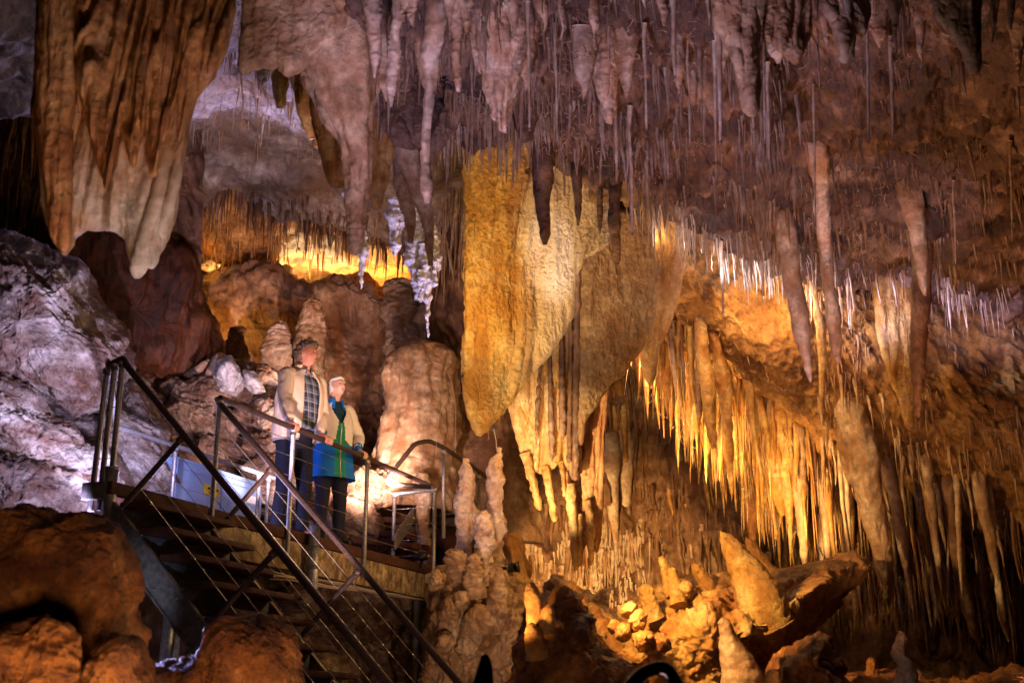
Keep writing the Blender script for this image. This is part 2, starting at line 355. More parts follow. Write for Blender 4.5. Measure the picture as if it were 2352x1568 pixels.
EU = [760, 900, 1000, 1080, 1200, 1330, 1450, 1560, 1700, 1800, 1950, 2100, 2250, 2420, 2560]
EV = [320, 345, 338, 325, 340, 395, 452, 480, 560, 606, 640, 655, 668, 690, 700]
def edge_v(u): return np.interp(u, EU, EV)
net = []
for t in (0, .16, .34, .52, .7, .86, 1.0):
    row = []
    for u, e in zip(EU, EV):
        v = -130 + (e + 130) * t
        row.append((u, v, zd(3.75 + .3 * t, v)))
    net.append(row)
net.append([(u, e - 26, zd(4.05, e) + .5) for u, e in zip(EU, EV)])
net.append([(u, e - 110, zd(4.05, e) + 1.3) for u, e in zip(EU, EV)])
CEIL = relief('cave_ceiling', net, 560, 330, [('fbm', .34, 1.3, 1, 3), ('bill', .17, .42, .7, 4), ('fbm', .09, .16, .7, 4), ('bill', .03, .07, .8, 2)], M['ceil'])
def ceil_d(u, v):
    e = edge_v(u); t = np.clip((v + 130) / (e + 130), 0, 1)
    return zd(3.75 + .3 * t, v)
# golden slope beyond the edge of the near ceiling
JU = [1250, 1380, 1500, 1600, 1700, 1800, 1900, 2050, 2200, 2400, 2600]
JB = [520, 600, 715, 820, 910, 1000, 1080, 1140, 1190, 1260, 1330]
net = []
for k, t in enumerate((0, .25, .5, .72, .86, 1.0)):
    net.append([(u, (edge_v(u) - 190) * (1 - t) + b * t, 12.6 + [.3, .0, -.2, -.25, .15, .8][k] + (.25 if u < 1500 else 0) - max(0, (u - 2000) / 600) * t) for u, b in zip(JU, JB)])
net.append([(u, b + 22, 13.9) for u, b in zip(JU, JB)])
net.append([(u, b + 20, 14.8) for u, b in zip(JU, JB)])
net.append([(u, b - 60, 16.0) for u, b in zip(JU, JB)])
SLOPE = relief('cave_slope_ceiling', net, 420, 330, [('fbm', .18, 1.0, 1, 3), ('bill', .08, .32, 1, 4), ('fbm', .07, .14, 1, 4, .8), ('bill', .03, .06, 1, 2)], M['ochre'])
# wall behind the hanging forest
net = [[(u, v, d + .3 * math.sin(u * .01)) for u in (1050, 1250, 1450, 1650, 1850, 2050, 2250, 2600)] for v, d in ((480, 17.5), (700, 17.3), (900, 17), (1100, 17), (1300, 16.8), (1500, 16), (1720, 15))]
BACK = relief('cave_back_wall', net, 420, 300, [('fbm', .5, 2.2, 1, 3), ('bill', .25, .8, .7, 4), ('fbm', .12, .3, .6, 4)], M['brown'])
# right side wall, low
net = [[(u, v, d) for u, d in ((1880, 14.8), (2000, 13.6), (2150, 13.0), (2300, 12.6), (2480, 12.2), (2640, 12))] for v in (1120, 1230, 1330, 1450, 1600, 1750)]
for r in net:
    for k, (u, v, d) in enumerate(r): r[k] = (u, v, d + (1.3 if v > 1300 else 0) - (.8 if v > 1500 else 0))
SIDE = relief('cave_side_wall', net, 260, 200, [('fbm', .25, 1.4, 1, 3), ('bill', .15, .5, .5, 4), ('ridge', .06, .16, .35, 3)], M['brown'])
# left chamber: grey blue ceiling and its arch, amber recess, back wall
CU = [260, 380, 450, 530, 600, 700, 800, 920, 1040, 1200]
CE = [620, 545, 478, 452, 480, 505, 528, 560, 590, 610]
net = []
for t, d in ((0, 10.5), (.18, 12.2), (.4, 14.3), (.62, 15.8), (.82, 17), (1, 18)):
    net.append([(u, 10 + (e - 10) * t, d) for u, e in zip(CU, CE)])
net.append([(u, e - 8, 18.8) for u, e in zip(CU, CE)])
net.append([(u, e - 45, 20.5) for u, e in zip(CU, CE)])
CHAM = relief('chamber_ceiling', net, 420, 300, [('fbm', .42, 2.2, 1, 3), ('fbm', .16, .7, 1, 4), ('ridge', .06, .22, 1, 3)], M['bluec'])
net = [[(u, v + (18 * math.sin(u / 70)), d) for u in (330, 430, 520, 640, 760, 880, 1000, 1120)] for v, d in ((420, 20.2), (500, 20.8), (560, 21.6), (610, 23), (650, 24.6), (700, 26.5), (800, 28))]
RECESS = relief('recess_ceiling', net, 300, 200, [('fbm', .3, 2.0, 1, 3), ('fbm', .14, .5, 1, 4)], M['ochre'])
BU = [330, 430, 500, 560, 640, 700, 780, 850, 900, 1000, 1120, 1250]
BT = [700, 690, 652, 628, 640, 662, 640, 648, 668, 650, 640, 640]
net = [[(u, t - 16, 22.4) for u, t in zip(BU, BT)], [(u, t, 21.2) for u, t in zip(BU, BT)]]
for v, d in ((720, 21), (780, 20.8), (850, 20.5), (930, 20.2), (1010, 19.6), (1090, 18.6), (1200, 17.6), (1350, 17), (1550, 16)):
    net.append([(u, max(v, t + 25), d) for u, t in zip(BU, BT)])
relief('chamber_back_wall', net, 420, 380, [('fbm', .55, 2.4, 1, 3), ('bill', .22, 1.0, .3, 3), ('ridge', .09, .3, .35, 3), ('fbm', .06, .2, 1, 3)], M['wall'])
net = [[(u, v, d) for u, d in ((985, 17.9), (1040, 17.2), (1120, 16.8), (1240, 16.8), (1400, 17))] for v in (260, 380, 500, 640, 780, 900, 1020, 1160)]
FARW = relief('chamber_side_wall', net, 200, 320, [('fbm', .4, 1.6, 1, 3), ('bill', .2, .6, .4, 4), ('ridge', .07, .2, .4, 3)], M['brown'])
# far left dim wall and roof
net = [[(u, v, d) for u in (-160, -60, 30, 120, 220, 330)] for v, d in ((-80, 8.4), (60, 9.0), (150, 9.6), (220, 10.4), (262, 11.2), (240, 12.6), (200, 14))]
relief('left_ceiling', net, 160, 160, [('fbm', .3, 1.4, 1, 4), ('ridge', .06, .25, 1, 3)], M['dimceil'])
net = [[(u, v, d) for u in (-160, -60, 30, 120, 220, 330, 460)] for v, d in ((120, 15.5), (260, 16), (400, 16.5), (520, 17), (640, 17.5), (760, 18), (900, 18))]
LEFTW = relief('left_back_wall', net, 220, 240, [('fbm', .4, 2, 1, 3), ('ridge', .22, .5, .25, 4)], M['brown'])
# rock slopes under the deck
net = [[(u, v, d) for u, d in ((430, 15), (560, 14.6), (680, 14.2), (800, 14.4), (900, 14.9), (1010, 14.6), (1120, 14), (1250, 13.6), (1400, 13.6))] for v in (1290, 1350, 1420, 1500, 1600, 1750)]
for i, r in enumerate(net):
    for k, (u, v, d) in enumerate(r): r[k] = (u, v - (40 if u < 850 and i == 0 else 0) + (70 if u > 1150 and i == 0 else 0), d - .35 * i + (1.6 if 740 < u < 960 and v > 1380 else 0))
relief('rock_slope', net, 380, 240, [('fbm', .3, 1.1, 1, 4), ('bill', .16, .4, 1, 4), ('ridge', .05, .15, 1, 3)], M['rubble'])

# ================================================================ boulders on the left
SP_B = [('fbm', .22, 1.6, 1, 4), ('fbm', .13, .6, 2.2, 5, .9), ('ridge', .05, .22, 3.0, 5, .8), ('fbm', .03, .06, 1.5, 3)]
o = blob('boulder', [(-160, 520), (0, 545), (60, 570), (110, 600), (180, 625), (200, 690), (226, 722), (250, 745), (285, 785), (284, 850), (262, 905), (236, 945), (170, 960), (100, 915), (40, 880), (-40, 850), (-160, 830)], 13.2, 3.4, M['boulder'], SP_B, res=300, power=3.4)
tag(o, 'big pale lilac boulder with a sharp right edge above the sloping slabs at far left', 'boulder')
o = blob('rock_slab', [(-160, 830), (0, 862), (60, 905), (110, 960), (200, 1030), (260, 1060), (300, 1190), (200, 1260), (-160, 1260)], 12.4, 2.6, M['boulder'], SP_B, res=300, power=3.2, lean=.1)
tag(o, 'crusty white and brown rock slab sloping down below the big lilac boulder', 'rock')
o = blob('rock_slab', [(130, 935), (230, 925), (300, 890), (335, 925), (380, 985), (395, 1060), (430, 1110), (380, 1200), (260, 1200), (170, 1040), (110, 975)], 14.0, 2.2, M['boulder'], SP_B, res=240, power=3.2)
tag(o, 'pinkish rock slab behind the left end of the railing', 'rock')
o = blob('rock_slab', [(-160, 1010), (0, 1015), (90, 1060), (190, 1110), (225, 1150), (240, 1250), (-160, 1300)], 10.9, 1.4, M['boulder'], [('fbm', .16, .8, 1, 4), ('ridge', .07, .25, 1.5, 4, .8), ('bill', .04, .08, 1, 4)], res=240, power=2.6)
tag(o, 'white crusted rock ledge behind the dark orange foreground rock', 'rock')
o = spindle('lit_column', [(262, 950, 13.0, 16), (268, 990, 13, 15), (262, 1040, 13, 17), (268, 1090, 13, 18), (262, 1150, 13, 22)], M['amberst'], [('fbm', .03, .15)], 28, 60)
tag(o, 'short amber calcite column glowing behind the corner post of the deck', 'column')
# dark red flowstone
SPF = [('fbm', .25, 1.5, 1, 3), ('ridge', .11, .26, .1, 3), ('bill', .10, 1.1, 2.2, 2), ('fbm', .02, .1, .3, 3)]
o = blob('flowstone', [(150, 560), (190, 520), (300, 545), (370, 550), (425, 575), (440, 620), (458, 690), (490, 740), (507, 790), (505, 840), (440, 880), (250, 880), (150, 800)], 17.4, 2.4, M['redflow'], SPF, res=340, power=4.5, lean=.35)
tag(o, 'dark rust red flowstone dome behind the boulders at left', 'flowstone')
# rubble behind the cabinet
RB = R
rub = [(300, 900, 60), (355, 860, 46), (390, 905, 55), (440, 870, 40), (470, 925, 60), (520, 880, 48), (560, 915, 42), (600, 880, 38), (350, 960, 50), (420, 975, 58), (500, 985, 62), (570, 975, 55), (625, 960, 48), (390, 1030, 45), (460, 1050, 55), (540, 1050, 60), (610, 1040, 50), (650, 1100, 60), (700, 1150, 70), (760, 1120, 60), (800, 1190, 60), (720, 1230, 55), (840, 1120, 50), (560, 860, 26), (500, 848, 22), (612, 925, 30)]
for i, (u, v, r) in enumerate(rub):
    n = 9; ol = []
    for k in range(n):
        a = 2 * math.pi * k / n; q = r * RB.uniform(.75, 1.25)
        ol.append((u + q * 1.25 * math.cos(a), v + q * .85 * math.sin(a)))
    o = blob('rubble_rock', ol, 17.4 - .006 * (v - 850) + RB.uniform(-.3, .3), 1.3, M['rubble'], [('fbm', .16, .6, 1, 5), ('ridge', .09, .3, 1.8, 5, .5), ('fbm', .04, .09, 1.4, 4)], res=160, power=3.0)
    tag(o, 'rough cream and brown rock in the rubble bank behind the deck and cabinet', 'rock', 'rocks of the rubble bank')
def fing(u, v, u2, v2, d, r, label, mat='pinkst'):
    o = spindle('broken_formation', [(u, v, d, r), ((u + u2) / 2, (v + v2) / 2, d, r * .9), (u2, v2, d - .05, r * .45)], M[mat], [('fbm', .02, .1)], 14, 16)
    tag(o, label, 'broken stalagmite')
fing(478, 865, 500, 812, 16.4, 9, 'leaning pale finger of broken calcite on top of the rubble bank')
fing(452, 850, 478, 828, 16.4, 9, 'short white stub left of the leaning calcite finger')
o = blob('white_rock', [(500, 830), (530, 822), (548, 848), (556, 880), (540, 905), (510, 895), (492, 862)], 16.2, .6, M['white'], [('fbm', .07, .3, 1, 4), ('ridge', .03, .1, 1, 3)], res=100)
tag(o, 'bright white angular rock on top of the rubble bank', 'rock')
o = blob('white_rock', [(560, 850), (580, 855), (605, 875), (610, 900), (580, 905), (560, 885)], 16.2, .5, M['white'], [('fbm', .06, .25, 1, 4)], res=90)
tag(o, 'smaller white rock right of the angular white rock', 'rock')
# formations on the back wall
def column(name, pts, mat, label, cat, spec=[('fbm', .08, .5, 1, 3), ('bill', .06, .22, 1.2, 3), ('ridge', .02, .08, .4, 3)], sides=60, rings=140, **k):
    o = spindle(name, pts, M[mat], spec, sides, rings, **k); return tag(o, label, cat)
column('stalagmite', [(715, 686, 19.4, 8), (716, 700, 19.4, 19), (714, 740, 19.4, 26), (712, 800, 19.3, 32), (712, 900, 19.2, 35), (712, 1000, 19, 38)], 'tan', 'thick pinkish stalagmite behind the head of the man', 'stalagmite')
column('stalagmite', [(540, 750, 19.8, 7), (542, 765, 19.8, 16), (540, 800, 19.7, 24), (538, 850, 19.6, 32)], 'darkst', 'ringed brown stalagmite between red flowstone and back wall', 'stalagmite')
column('flowstone', [(640, 745, 19.8, 14), (640, 770, 19.7, 34), (645, 810, 19.6, 42), (640, 840, 19.6, 34), (636, 862, 19.6, 10)], 'pinkst', 'hanging pink flowstone lobe with amber light under it, left of the man', 'flowstone')
column('column', [(935, 640, 18.6, 12), (925, 665, 18.6, 30), (920, 700, 18.5, 36), (925, 740, 18.4, 34), (930, 790, 18.4, 44), (925, 850, 18.3, 40), (930, 1000, 18.3, 50)], 'pinkst', 'knobbly stacked column on the back wall left of the white icicle cluster', 'column', spec=[('fbm', .12, .5, 1, 3), ('bill', .16, .4, 1.8, 3), ('ridge', .03, .1, .6, 3)])
column('column', [(1000, 690, 18.0, 20), (995, 720, 18, 34), (990, 748, 18, 36), (985, 765, 18, 20), (984, 800, 18, 18)], 'pinkst', 'small capped column with a fringe under the white icicle', 'column')
column('flowstone_dome', [(985, 782, 16.6, 20), (982, 795, 16.6, 42), (977, 825, 16.6, 60), (970, 870, 16.6, 70), (964, 930, 16.5, 76), (957, 1000, 16.4, 80), (950, 1080, 16.3, 96), (945, 1200, 16, 110)], 'pale', 'tall pale flowstone dome with a dark stained top behind the right end of the deck', 'flowstone', spec=[('fbm', .12, .8, 1, 3), ('ridge', .07, .3, .18, 3), ('bill', .05, .4, 1.2, 3), ('ridge', .03, .1, .3, 3)], sides=120, rings=180)
column('flowstone_dome', [(1120, 900, 17.4, 10), (1115, 930, 17.4, 60), (1110, 1000, 17.3, 100), (1100, 1100, 17.2, 130), (1100, 1250, 17, 150)], 'wall', 'broad brown flowstone bank behind the far walkway', 'flowstone', sides=90, rings=120)
column('stalagmite', [(972, 1085, 15.4, 10), (968, 1110, 15.4, 22), (972, 1150, 15.4, 19), (970, 1200, 15.4, 17), (974, 1250, 15.4, 16), (972, 1300, 15.4, 18)], 'pinkst', 'slim white stalagmite rising behind the end rail of the deck', 'stalagmite', sides=32, rings=100, spec=[('fbm', .03, .2, 1, 3), ('bill', .015, .08, 1, 3)])
# stalagmite group right of the deck
SG = [('fbm', .04, .25, 1, 3), ('bill', .035, .14, 1, 3), ('bill', .012, .05, 1, 2)]
def stg(pts, label, mat='pinkst', sides=40, rings=110, spec=SG): return column('stalagmite', pts, mat, label, 'stalagmite', spec, sides, rings)
stg([(1069, 1052, 13.2, 5), (1069, 1075, 13.2, 10), (1072, 1110, 13.2, 17), (1066, 1150, 13.2, 20), (1066, 1200, 13.2, 19), (1066, 1260, 13.2, 18), (1062, 1330, 13.2, 26)], 'pointed pink white stalagmite, left one of the two tall ones by the deck')
stg([(1148, 1027, 13.2, 5), (1147, 1045, 13.2, 11), (1138, 1070, 13.2, 17), (1134, 1110, 13.2, 18), (1138, 1160, 13.2, 17), (1144, 1200, 13.2, 18), (1138, 1260, 13.2, 20), (1140, 1330, 13.2, 26)], 'crooked pink white stalagmite, right one of the two tall ones by the deck')
stg([(1110, 1172, 12.9, 6), (1112, 1185, 12.9, 18), (1112, 1220, 12.9, 22), (1112, 1270, 12.9, 22), (1112, 1340, 12.9, 28)], 'blunt stalagmite between the two tall pink ones', 'pinkst')
stg([(1052, 1262, 12.8, 14), (1050, 1275, 12.8, 24), (1050, 1320, 12.8, 26), (1052, 1380, 12.8, 30)], 'stout cream stalagmite at the foot of the pointed pink one', 'pale')
stg([(1089, 1270, 12.6, 6), (1090, 1285, 12.6, 16), (1090, 1320, 12.6, 22), (1094, 1370, 12.6, 28)], 'small cream stalagmite finger in front of the two tall pink ones', 'pale')
stg([(1088, 1165, 13.25, 6), (1094, 1180, 13.2, 9), (1090, 1210, 13.2, 9), (1076, 1240, 13.2, 8)], 'small side branch on the pointed pink stalagmite', 'pinkst', 18, 40)
stg([(1140, 1300, 12.6, 10), (1142, 1320, 12.6, 20), (1144, 1380, 12.5, 24), (1144, 1450, 12.5, 28)], 'stubby brown cream stalagmite below the crooked pink one', 'pale')
o = blob('calcite_mound', [(985, 1360), (1010, 1300), (1060, 1330), (1100, 1350), (1150, 1300), (1195, 1350), (1212, 1420), (1230, 1520), (1230, 1680), (960, 1680), (970, 1500), (985, 1400)], 13.4, 1.8, M['tan'], [('fbm', .10, .7, 1, 3), ('bill', .09, .2, .4, 3), ('bill', .04, .09, .8, 3)], res=320, power=2.6)
tag(o, 'lumpy cream calcite mound carrying the pink stalagmites beside the deck', 'calcite mound')
for i, (u, v, r, lab) in enumerate([(1035, 1405, 26, 'round calcite knob low on the left of the cream mound'), (1058, 1385, 20, 'second calcite knob beside the low left knob of the cream mound'), (1100, 1440, 46, 'largest bulging lobe in the middle of the cream mound'), (1075, 1490, 30, 'calcite lobe under the largest bulge of the cream mound'), (1020, 1480, 22, 'small hanging knob at the lower left of the cream mound'), (1150, 1400, 24, 'rounded calcite shoulder at the right of the cream mound'), (1000, 1330, 20, 'greyish calcite knob at the top left of the cream mound')]):
    o = blob('calcite_lump', [(u + r * math.cos(a), v + 1.15 * r * math.sin(a)) for a in np.linspace(0, 2 * math.pi, 12, endpoint=False)], 12.5, .3, M['tan'], [('fbm', .05, .3, 1, 3), ('bill', .04, .12, 1, 3)], res=90, power=2.0)
    tag(o, lab, 'calcite knob')
o = blob('flowstone', [(1165, 1230), (1185, 1240), (1210, 1300), (1222, 1380), (1250, 1500), (1180, 1550), (1150, 1400), (1150, 1280)], 13.9, 1.2, M['moundM'], [('fbm', .12, .5, 1, 3), ('bill', .06, .2, .7, 3)], res=180)
tag(o, 'brown flowstone bank behind the small black floodlight', 'flowstone')
# mounds at lower right
SM = [('fbm', .12, .6, 1, 3), ('bill', .10, .26, 1, 3), ('bill', .03, .09, 1, 3)]
o = blob('calcite_mound', [(1190, 1480), (1215, 1430), (1245, 1380), (1290, 1345), (1335, 1365), (1360, 1420), (1400, 1480), (1460, 1560), (1500, 1680), (1150, 1680)], 9.6, 1.6, M['foreR'], SM, res=280)
tag(o, 'dark brown calcite mound at the bottom centre with two amber knobs on it', 'calcite mound')
o = blob('calcite_mound', [(1245, 1345), (1262, 1322), (1290, 1318), (1320, 1350), (1345, 1420), (1340, 1480), (1270, 1480)], 10.6, .8, M['moundM'], SM, res=160)
tag(o, 'rounded amber flowstone behind the two amber knobs', 'flowstone')
def knob(pts, label, mat='moundM', sides=30, rings=60): return column('stalagmite', pts, mat, label, 'stalagmite', [('fbm', .025, .2, 1, 3), ('bill', .015, .08, 1, 3)], sides, rings)
knob([(1214, 1338, 8.75, 6), (1217, 1346, 8.75, 14), (1222, 1370, 8.75, 22), (1228, 1400, 8.75, 20), (1234, 1440, 8.75, 22)], 'bright amber rounded stalagmite leaning left on the dark brown mound')
knob([(1256, 1388, 8.7, 5), (1258, 1396, 8.7, 12), (1258, 1420, 8.7, 18), (1254, 1450, 8.7, 22)], 'shorter amber stalagmite right of the leaning one on the dark mound')
knob([(1226, 1432, 8.6, 5), (1224, 1442, 8.6, 14), (1226, 1470, 8.6, 22), (1232, 1510, 8.6, 28)], 'low amber knob at the foot of the leaning amber stalagmite')
# big amber mound
o = blob('calcite_mound', [(1420, 1480), (1450, 1420), (1500, 1375), (1545, 1340), (1600, 1325), (1650, 1320), (1700, 1330), (1760, 1330), (1850, 1340), (1930, 1300), (1968, 1298), (1920, 1370), (1850, 1440), (1800, 1500), (1740, 1570), (1680, 1680), (1400, 1680)], 11.3, 2.4, M['moundM'], [('fbm', .2, .8, 1, 3), ('bill', .13, .36, 1, 3), ('bill', .03, .12, 1, 2), ('fbm', .012, .05, 1, 3)], res=380, power=2.4)
tag(o, 'large amber calcite mound with a pointed right wing at the lower right', 'calcite mound')
o = blob('rock_wing', [(1700, 1350), (1780, 1306), (1860, 1296), (1935, 1284), (1990, 1280), (1950, 1345), (1890, 1415), (1810, 1480), (1740, 1430)], 11.6, 1.1, M['ochre'], [('fbm', .05, .4, 1, 4), ('ridge', .03, .12, 1, 3)], res=200)
tag(o, 'brown pointed rock wing jutting right from behind the amber mound', 'rock')
knob([(1655, 1218, 10.7, 2), (1668, 1236, 10.7, 14), (1690, 1270, 10.6, 26), (1718, 1320, 10.5, 40), (1750, 1380, 10.4, 56), (1775, 1430, 10.4, 60)], 'tall pointed amber stalagmite leaning left on top of the big mound', 'honey', 50, 120)
knob([(1712, 1232, 11.6, 4), (1722, 1250, 11.6, 12), (1745, 1290, 11.6, 20), (1775, 1330, 11.6, 26)], 'duller pointed stalagmite just behind the tall leaning amber one', 'moundM')
knob([(1518, 1277, 10.7, 5), (1522, 1288, 10.7, 10), (1532, 1320, 10.7, 13), (1545, 1370, 10.6, 17)], 'slim pale stalagmite finger at the left end of the big mound', 'honey')
knob([(1544, 1303, 10.6, 6), (1545, 1312, 10.6, 13), (1550, 1345, 10.6, 17), (1560, 1390, 10.5, 22)], 'blunt pale stalagmite right beside the slim finger on the big mound', 'honey')
knob([(1592, 1291, 10.9, 4), (1600, 1305, 10.9, 11), (1618, 1335, 10.9, 16), (1630, 1370, 10.9, 20)], 'pale cone stalagmite leaning left behind the lumpy top of the big mound', 'honey')
knob([(1480, 1340, 10.5, 5), (1482, 1350, 10.5, 15), (1488, 1380, 10.5, 19), (1500, 1420, 10.5, 26)], 'rounded cream stalagmite on the left slope of the big mound', 'honey')
knob([(1658, 1418, 9.9, 5), (1662, 1430, 9.9, 14), (1675, 1470, 9.9, 24), (1700, 1540, 9.9, 44), (1715, 1620, 9.9, 60)], 'pale stalagmite finger low on the right face of the big mound', 'pale')
lumps = [(1575, 1352, 20, 10.6), (1445, 1400, 20, 10.0), (1465, 1425, 24, 9.9), (1430, 1450, 22, 9.9),  (1410, 1440, 16, 10), (1480, 1470, 26, 9.8), (1520, 1475, 22, 9.8),  (1445, 1530, 26, 9.7), (1470, 1520, 20, 9.7)]
for i, (u, v, r, d) in enumerate(lumps):
    o = blob('calcite_lump', [(u + r * R.uniform(.85, 1.15) * math.cos(a), v + R.uniform(.9, 1.2) * r * math.sin(a)) for a in np.linspace(0, 2 * math.pi, 10, endpoint=False)], d, r * .011, M['moundM'], [('fbm', .03, .16, 1, 3), ('bill', .02, .08, 1, 3)], res=90, power=2.0)
    tag(o, 'rounded amber calcite knob on the big mound at the lower right', 'calcite knob', 'knobs on the big amber mound')
# rocks at the foot of the mounds and at lower right corner
o = blob('rock', [(1375, 1480), (1410, 1440), (1400, 1420), (1360, 1400), (1330, 1440), (1350, 1520), (1400, 1600), (1440, 1560)], 11.6, 1.2, M['moundM'], SM, res=150)
tag(o, 'brown rock in the gap between the dark mound and the big amber mound', 'rock')
o = blob('rock', [(1770, 1540), (1810, 1500), (1860, 1462), (1900, 1470), (1925, 1520), (1950, 1600), (1960, 1690), (1740, 1690)], 9.4, 1.2, M['foreR'], SM, res=180)
tag(o, 'dark orange pointed rock below the right wing of the big mound', 'rock')
knob([(1775, 1535, 8.6, 6), (1776, 1545, 8.6, 14), (1778, 1580, 8.6, 18), (1780, 1640, 8.6, 20)], 'short amber stub left of the dark orange pointed rock', 'moundM')
knob([(2068, 1448, 9.0, 6), (2070, 1462, 9, 14), (2064, 1500, 9, 18), (2078, 1530, 9, 22), (2080, 1600, 9, 30), (2080, 1660, 9, 32)], 'lone mauve stalagmite at the bottom right', 'pinkst', 36, 80)
o = blob('rock', [(1930, 1560), (2000, 1540), (2100, 1555), (2200, 1560), (2352, 1540), (2500, 1560), (2500, 1700), (1900, 1700)], 10.4, 1.6, M['foreR'], SM, res=160)
tag(o, 'low dark rock along the bottom right corner', 'rock')
knob([(2000, 1510, 10.2, 5), (2002, 1522, 10.2, 12), (2004, 1560, 10.2, 16), (2006, 1620, 10.2, 20)], 'small dull orange stub left of the lone mauve stalagmite', 'moundM')
# foreground rocks
SFG = [('fbm', .10, .5, 1, 3), ('fbm', .06, .2, 1, 5), ('ridge', .016, .1, 1, 4), ('bill', .01, .03, 1, 2)]
def fore(ol, d, th, label, res=380, spec=SFG): return tag(blob('foreground_rock', ol, d, th, M['foreR'], spec, res=res, power=2.8), label, 'rock')
fore([(-120, 1180), (0, 1170), (60, 1155), (130, 1170), (190, 1178), (250, 1180), (275, 1205), (285, 1240), (308, 1310), (314, 1400), (318, 1470), (326, 1560), (320, 1700), (-120, 1700)], 5.6, .9, 'huge blurred orange brown rock filling the bottom left corner')
fore([(60, 1410), (110, 1400), (150, 1440), (180, 1500), (200, 1600), (180, 1700), (-60, 1700), (-60, 1440)], 5.0, .4, 'darker rock lobe at the very bottom left, in front of the huge rock', 200)
fore([(200, 1530), (230, 1490), (270, 1470), (310, 1480), (330, 1560), (335, 1700), (180, 1700)], 5.0, .35, 'small rounded rock lobe at the lower right of the huge orange rock', 160)
fore([(340, 1530), (400, 1525), (460, 1510), (490, 1470), (515, 1430), (555, 1412), (590, 1425), (630, 1422), (665, 1450), (680, 1490), (688, 1560), (690, 1700), (330, 1700)], 6.4, .8, 'blurred orange rock at the bottom in front of the stair, left of centre')
# ================================================================ big draperies
SD = [('fbm', .03, .35, .6, 3), ('ridge', .008, .05, .5, 3)]
root = empty('hanging_drapery', W(310, -60, 5.9), 'huge rust brown folded drapery with a grey white lower hem hanging at the upper left', 'drapery')
drapery('drapery_sheet', [(92, -90), (545, -90)],
  [(92, 470), (120, 535), (138, 566), (150, 580), (164, 560), (168, 545), (200, 527), (235, 529), (265, 533), (288, 548), (298, 600), (315, 628), (330, 636), (352, 612), (376, 560), (392, 510), (410, 420), (432, 300), (455, 230), (490, 185), (520, 120), (540, 30)],
  5.9, 6.0, .20, M['lilac'], SD, ns=240, nt=170, folds=[(3, .6, .1, .6), (7, 1.2, .25, .5), (13, .2, .2, .25)], fold_amp=.07, parent=root)
drapery('dark_fold', [(88, -92), (182, -92)], [(78, 250), (95, 400), (108, 500), (128, 555), (148, 583), (160, 560), (160, 480)],
  5.76, 5.86, .20, M['rust'], SD, ns=90, nt=150, folds=[(1, .4, .2, .6), (3, .8, .3, .5)], fold_amp=.05, parent=root)
drapery('dark_fold', [(165, -92), (385, -92)], [(168, 160), (185, 230), (205, 320), (228, 395), (243, 442), (256, 395), (276, 300), (288, 330), (300, 375), (308, 385), (322, 330), (345, 300), (380, 150)],
  5.72, 5.8, .16, M['rust'], SD, ns=170, nt=150, folds=[(2, .6, .2, .5), (6, 2.2, .5, .6), (11, .2, .4, .3)], fold_amp=.07, parent=root)
drapery('dark_fold', [(350, -92), (548, -92)], [(330, 330), (348, 400), (356, 405), (372, 330), (395, 260), (420, 215), (450, 190), (480, 170), (515, 100), (540, 20)],
  5.74, 5.84, .18, M['rust'], SD, ns=150, nt=150, folds=[(2, .1, .6, .6), (5, 1.2, .6, .5), (9, .2, .4, .3)], fold_amp=.08, parent=root)
V1 = [spindle('', [(u, v0, 5.68, 10), (u + du * .4, v0 + (v1 - v0) * .5, 5.72, 11), (u + du, v1, 5.80, 3)], None, [('fbm', .012, .1, .5, 3)], 12, 60, raw=True)
      for u, v0, v1, du in [(215, -80, 440, 30), (232, -80, 330, -18), (262, -80, 300, -6), (300, -80, 360, 8), (342, -80, 330, -20), (372, -80, 240, -25), (120, -80, 480, 10), (150, -80, 300, 18), (402, -80, 380, -50), (440, -80, 300, -32), (475, -80, 210, -20), (192, -80, 260, -10)]]
Vv, f = join_raw(V1); mesh_obj('drip_ridges', Vv, f, M['rust'], parent=root)
V1 = [spindle('', [(u0, v0, 5.92, 5), ((u0 + u1) / 2 + b, (v0 + v1) / 2, 5.88, r), (u1, v1 - 20, 5.88, r * 1.15), (u1, v1, 5.9, 4)], None, [('fbm', .012, .12, .7, 3)], 20, 70, raw=True) for u0, v0, u1, v1, r, b in [(395, 200, 322, 625, 18, 12), (360, 260, 350, 610, 15, 6), (415, 260, 372, 545, 12, 10), (135, 300, 146, 572, 18, -8)]]
Vv, f = join_raw(V1); mesh_obj('drip_column', Vv, f, M['lilac'], parent=root)

SG1 = [('fbm', .045, .5, .5, 3), ('ridge', .012, .07, .35, 3), ('bill', .006, .04, 1.0, 2), ('ridge', .03, .22, .15, 3)]
root = empty('hanging_shawl', W(1240, 330, 10.6), 'large glowing golden shawl with a slanting lower edge hanging at the centre', 'shawl')
drapery('shawl_sheet', [(1068, 300), (1405, 440)], [(1073, 860), (1086, 955), (1101, 996), (1135, 965), (1168, 920), (1205, 875), (1245, 822), (1285, 765), (1318, 722), (1320, 645), (1345, 600), (1402, 556)],
  10.55, 10.4, .13, M['golden'], [('fbm', .06, .6, .5, 3), ('ridge', .014, .07, .3, 3), ('bill', .008, .035, .8, 2), ('ridge', .04, .3, .12, 3)], ns=240, nt=260, folds=[(2, .5, .1, .4), (5, 1.8, .1, .5), (9, .6, .2, .35)], fold_amp=.06, parent=root, dslope=.25)
drapery('front_fold', [(1078, 310), (1212, 330)], [(1082, 700), (1100, 760), (1120, 790), (1150, 700), (1165, 600), (1185, 520), (1206, 420)], 10.40, 10.42, .09, M['golden'], SG1, ns=120, nt=180, folds=[(2, 1, .2, .6), (5, 0, .2, .4)], fold_amp=.04, parent=root)
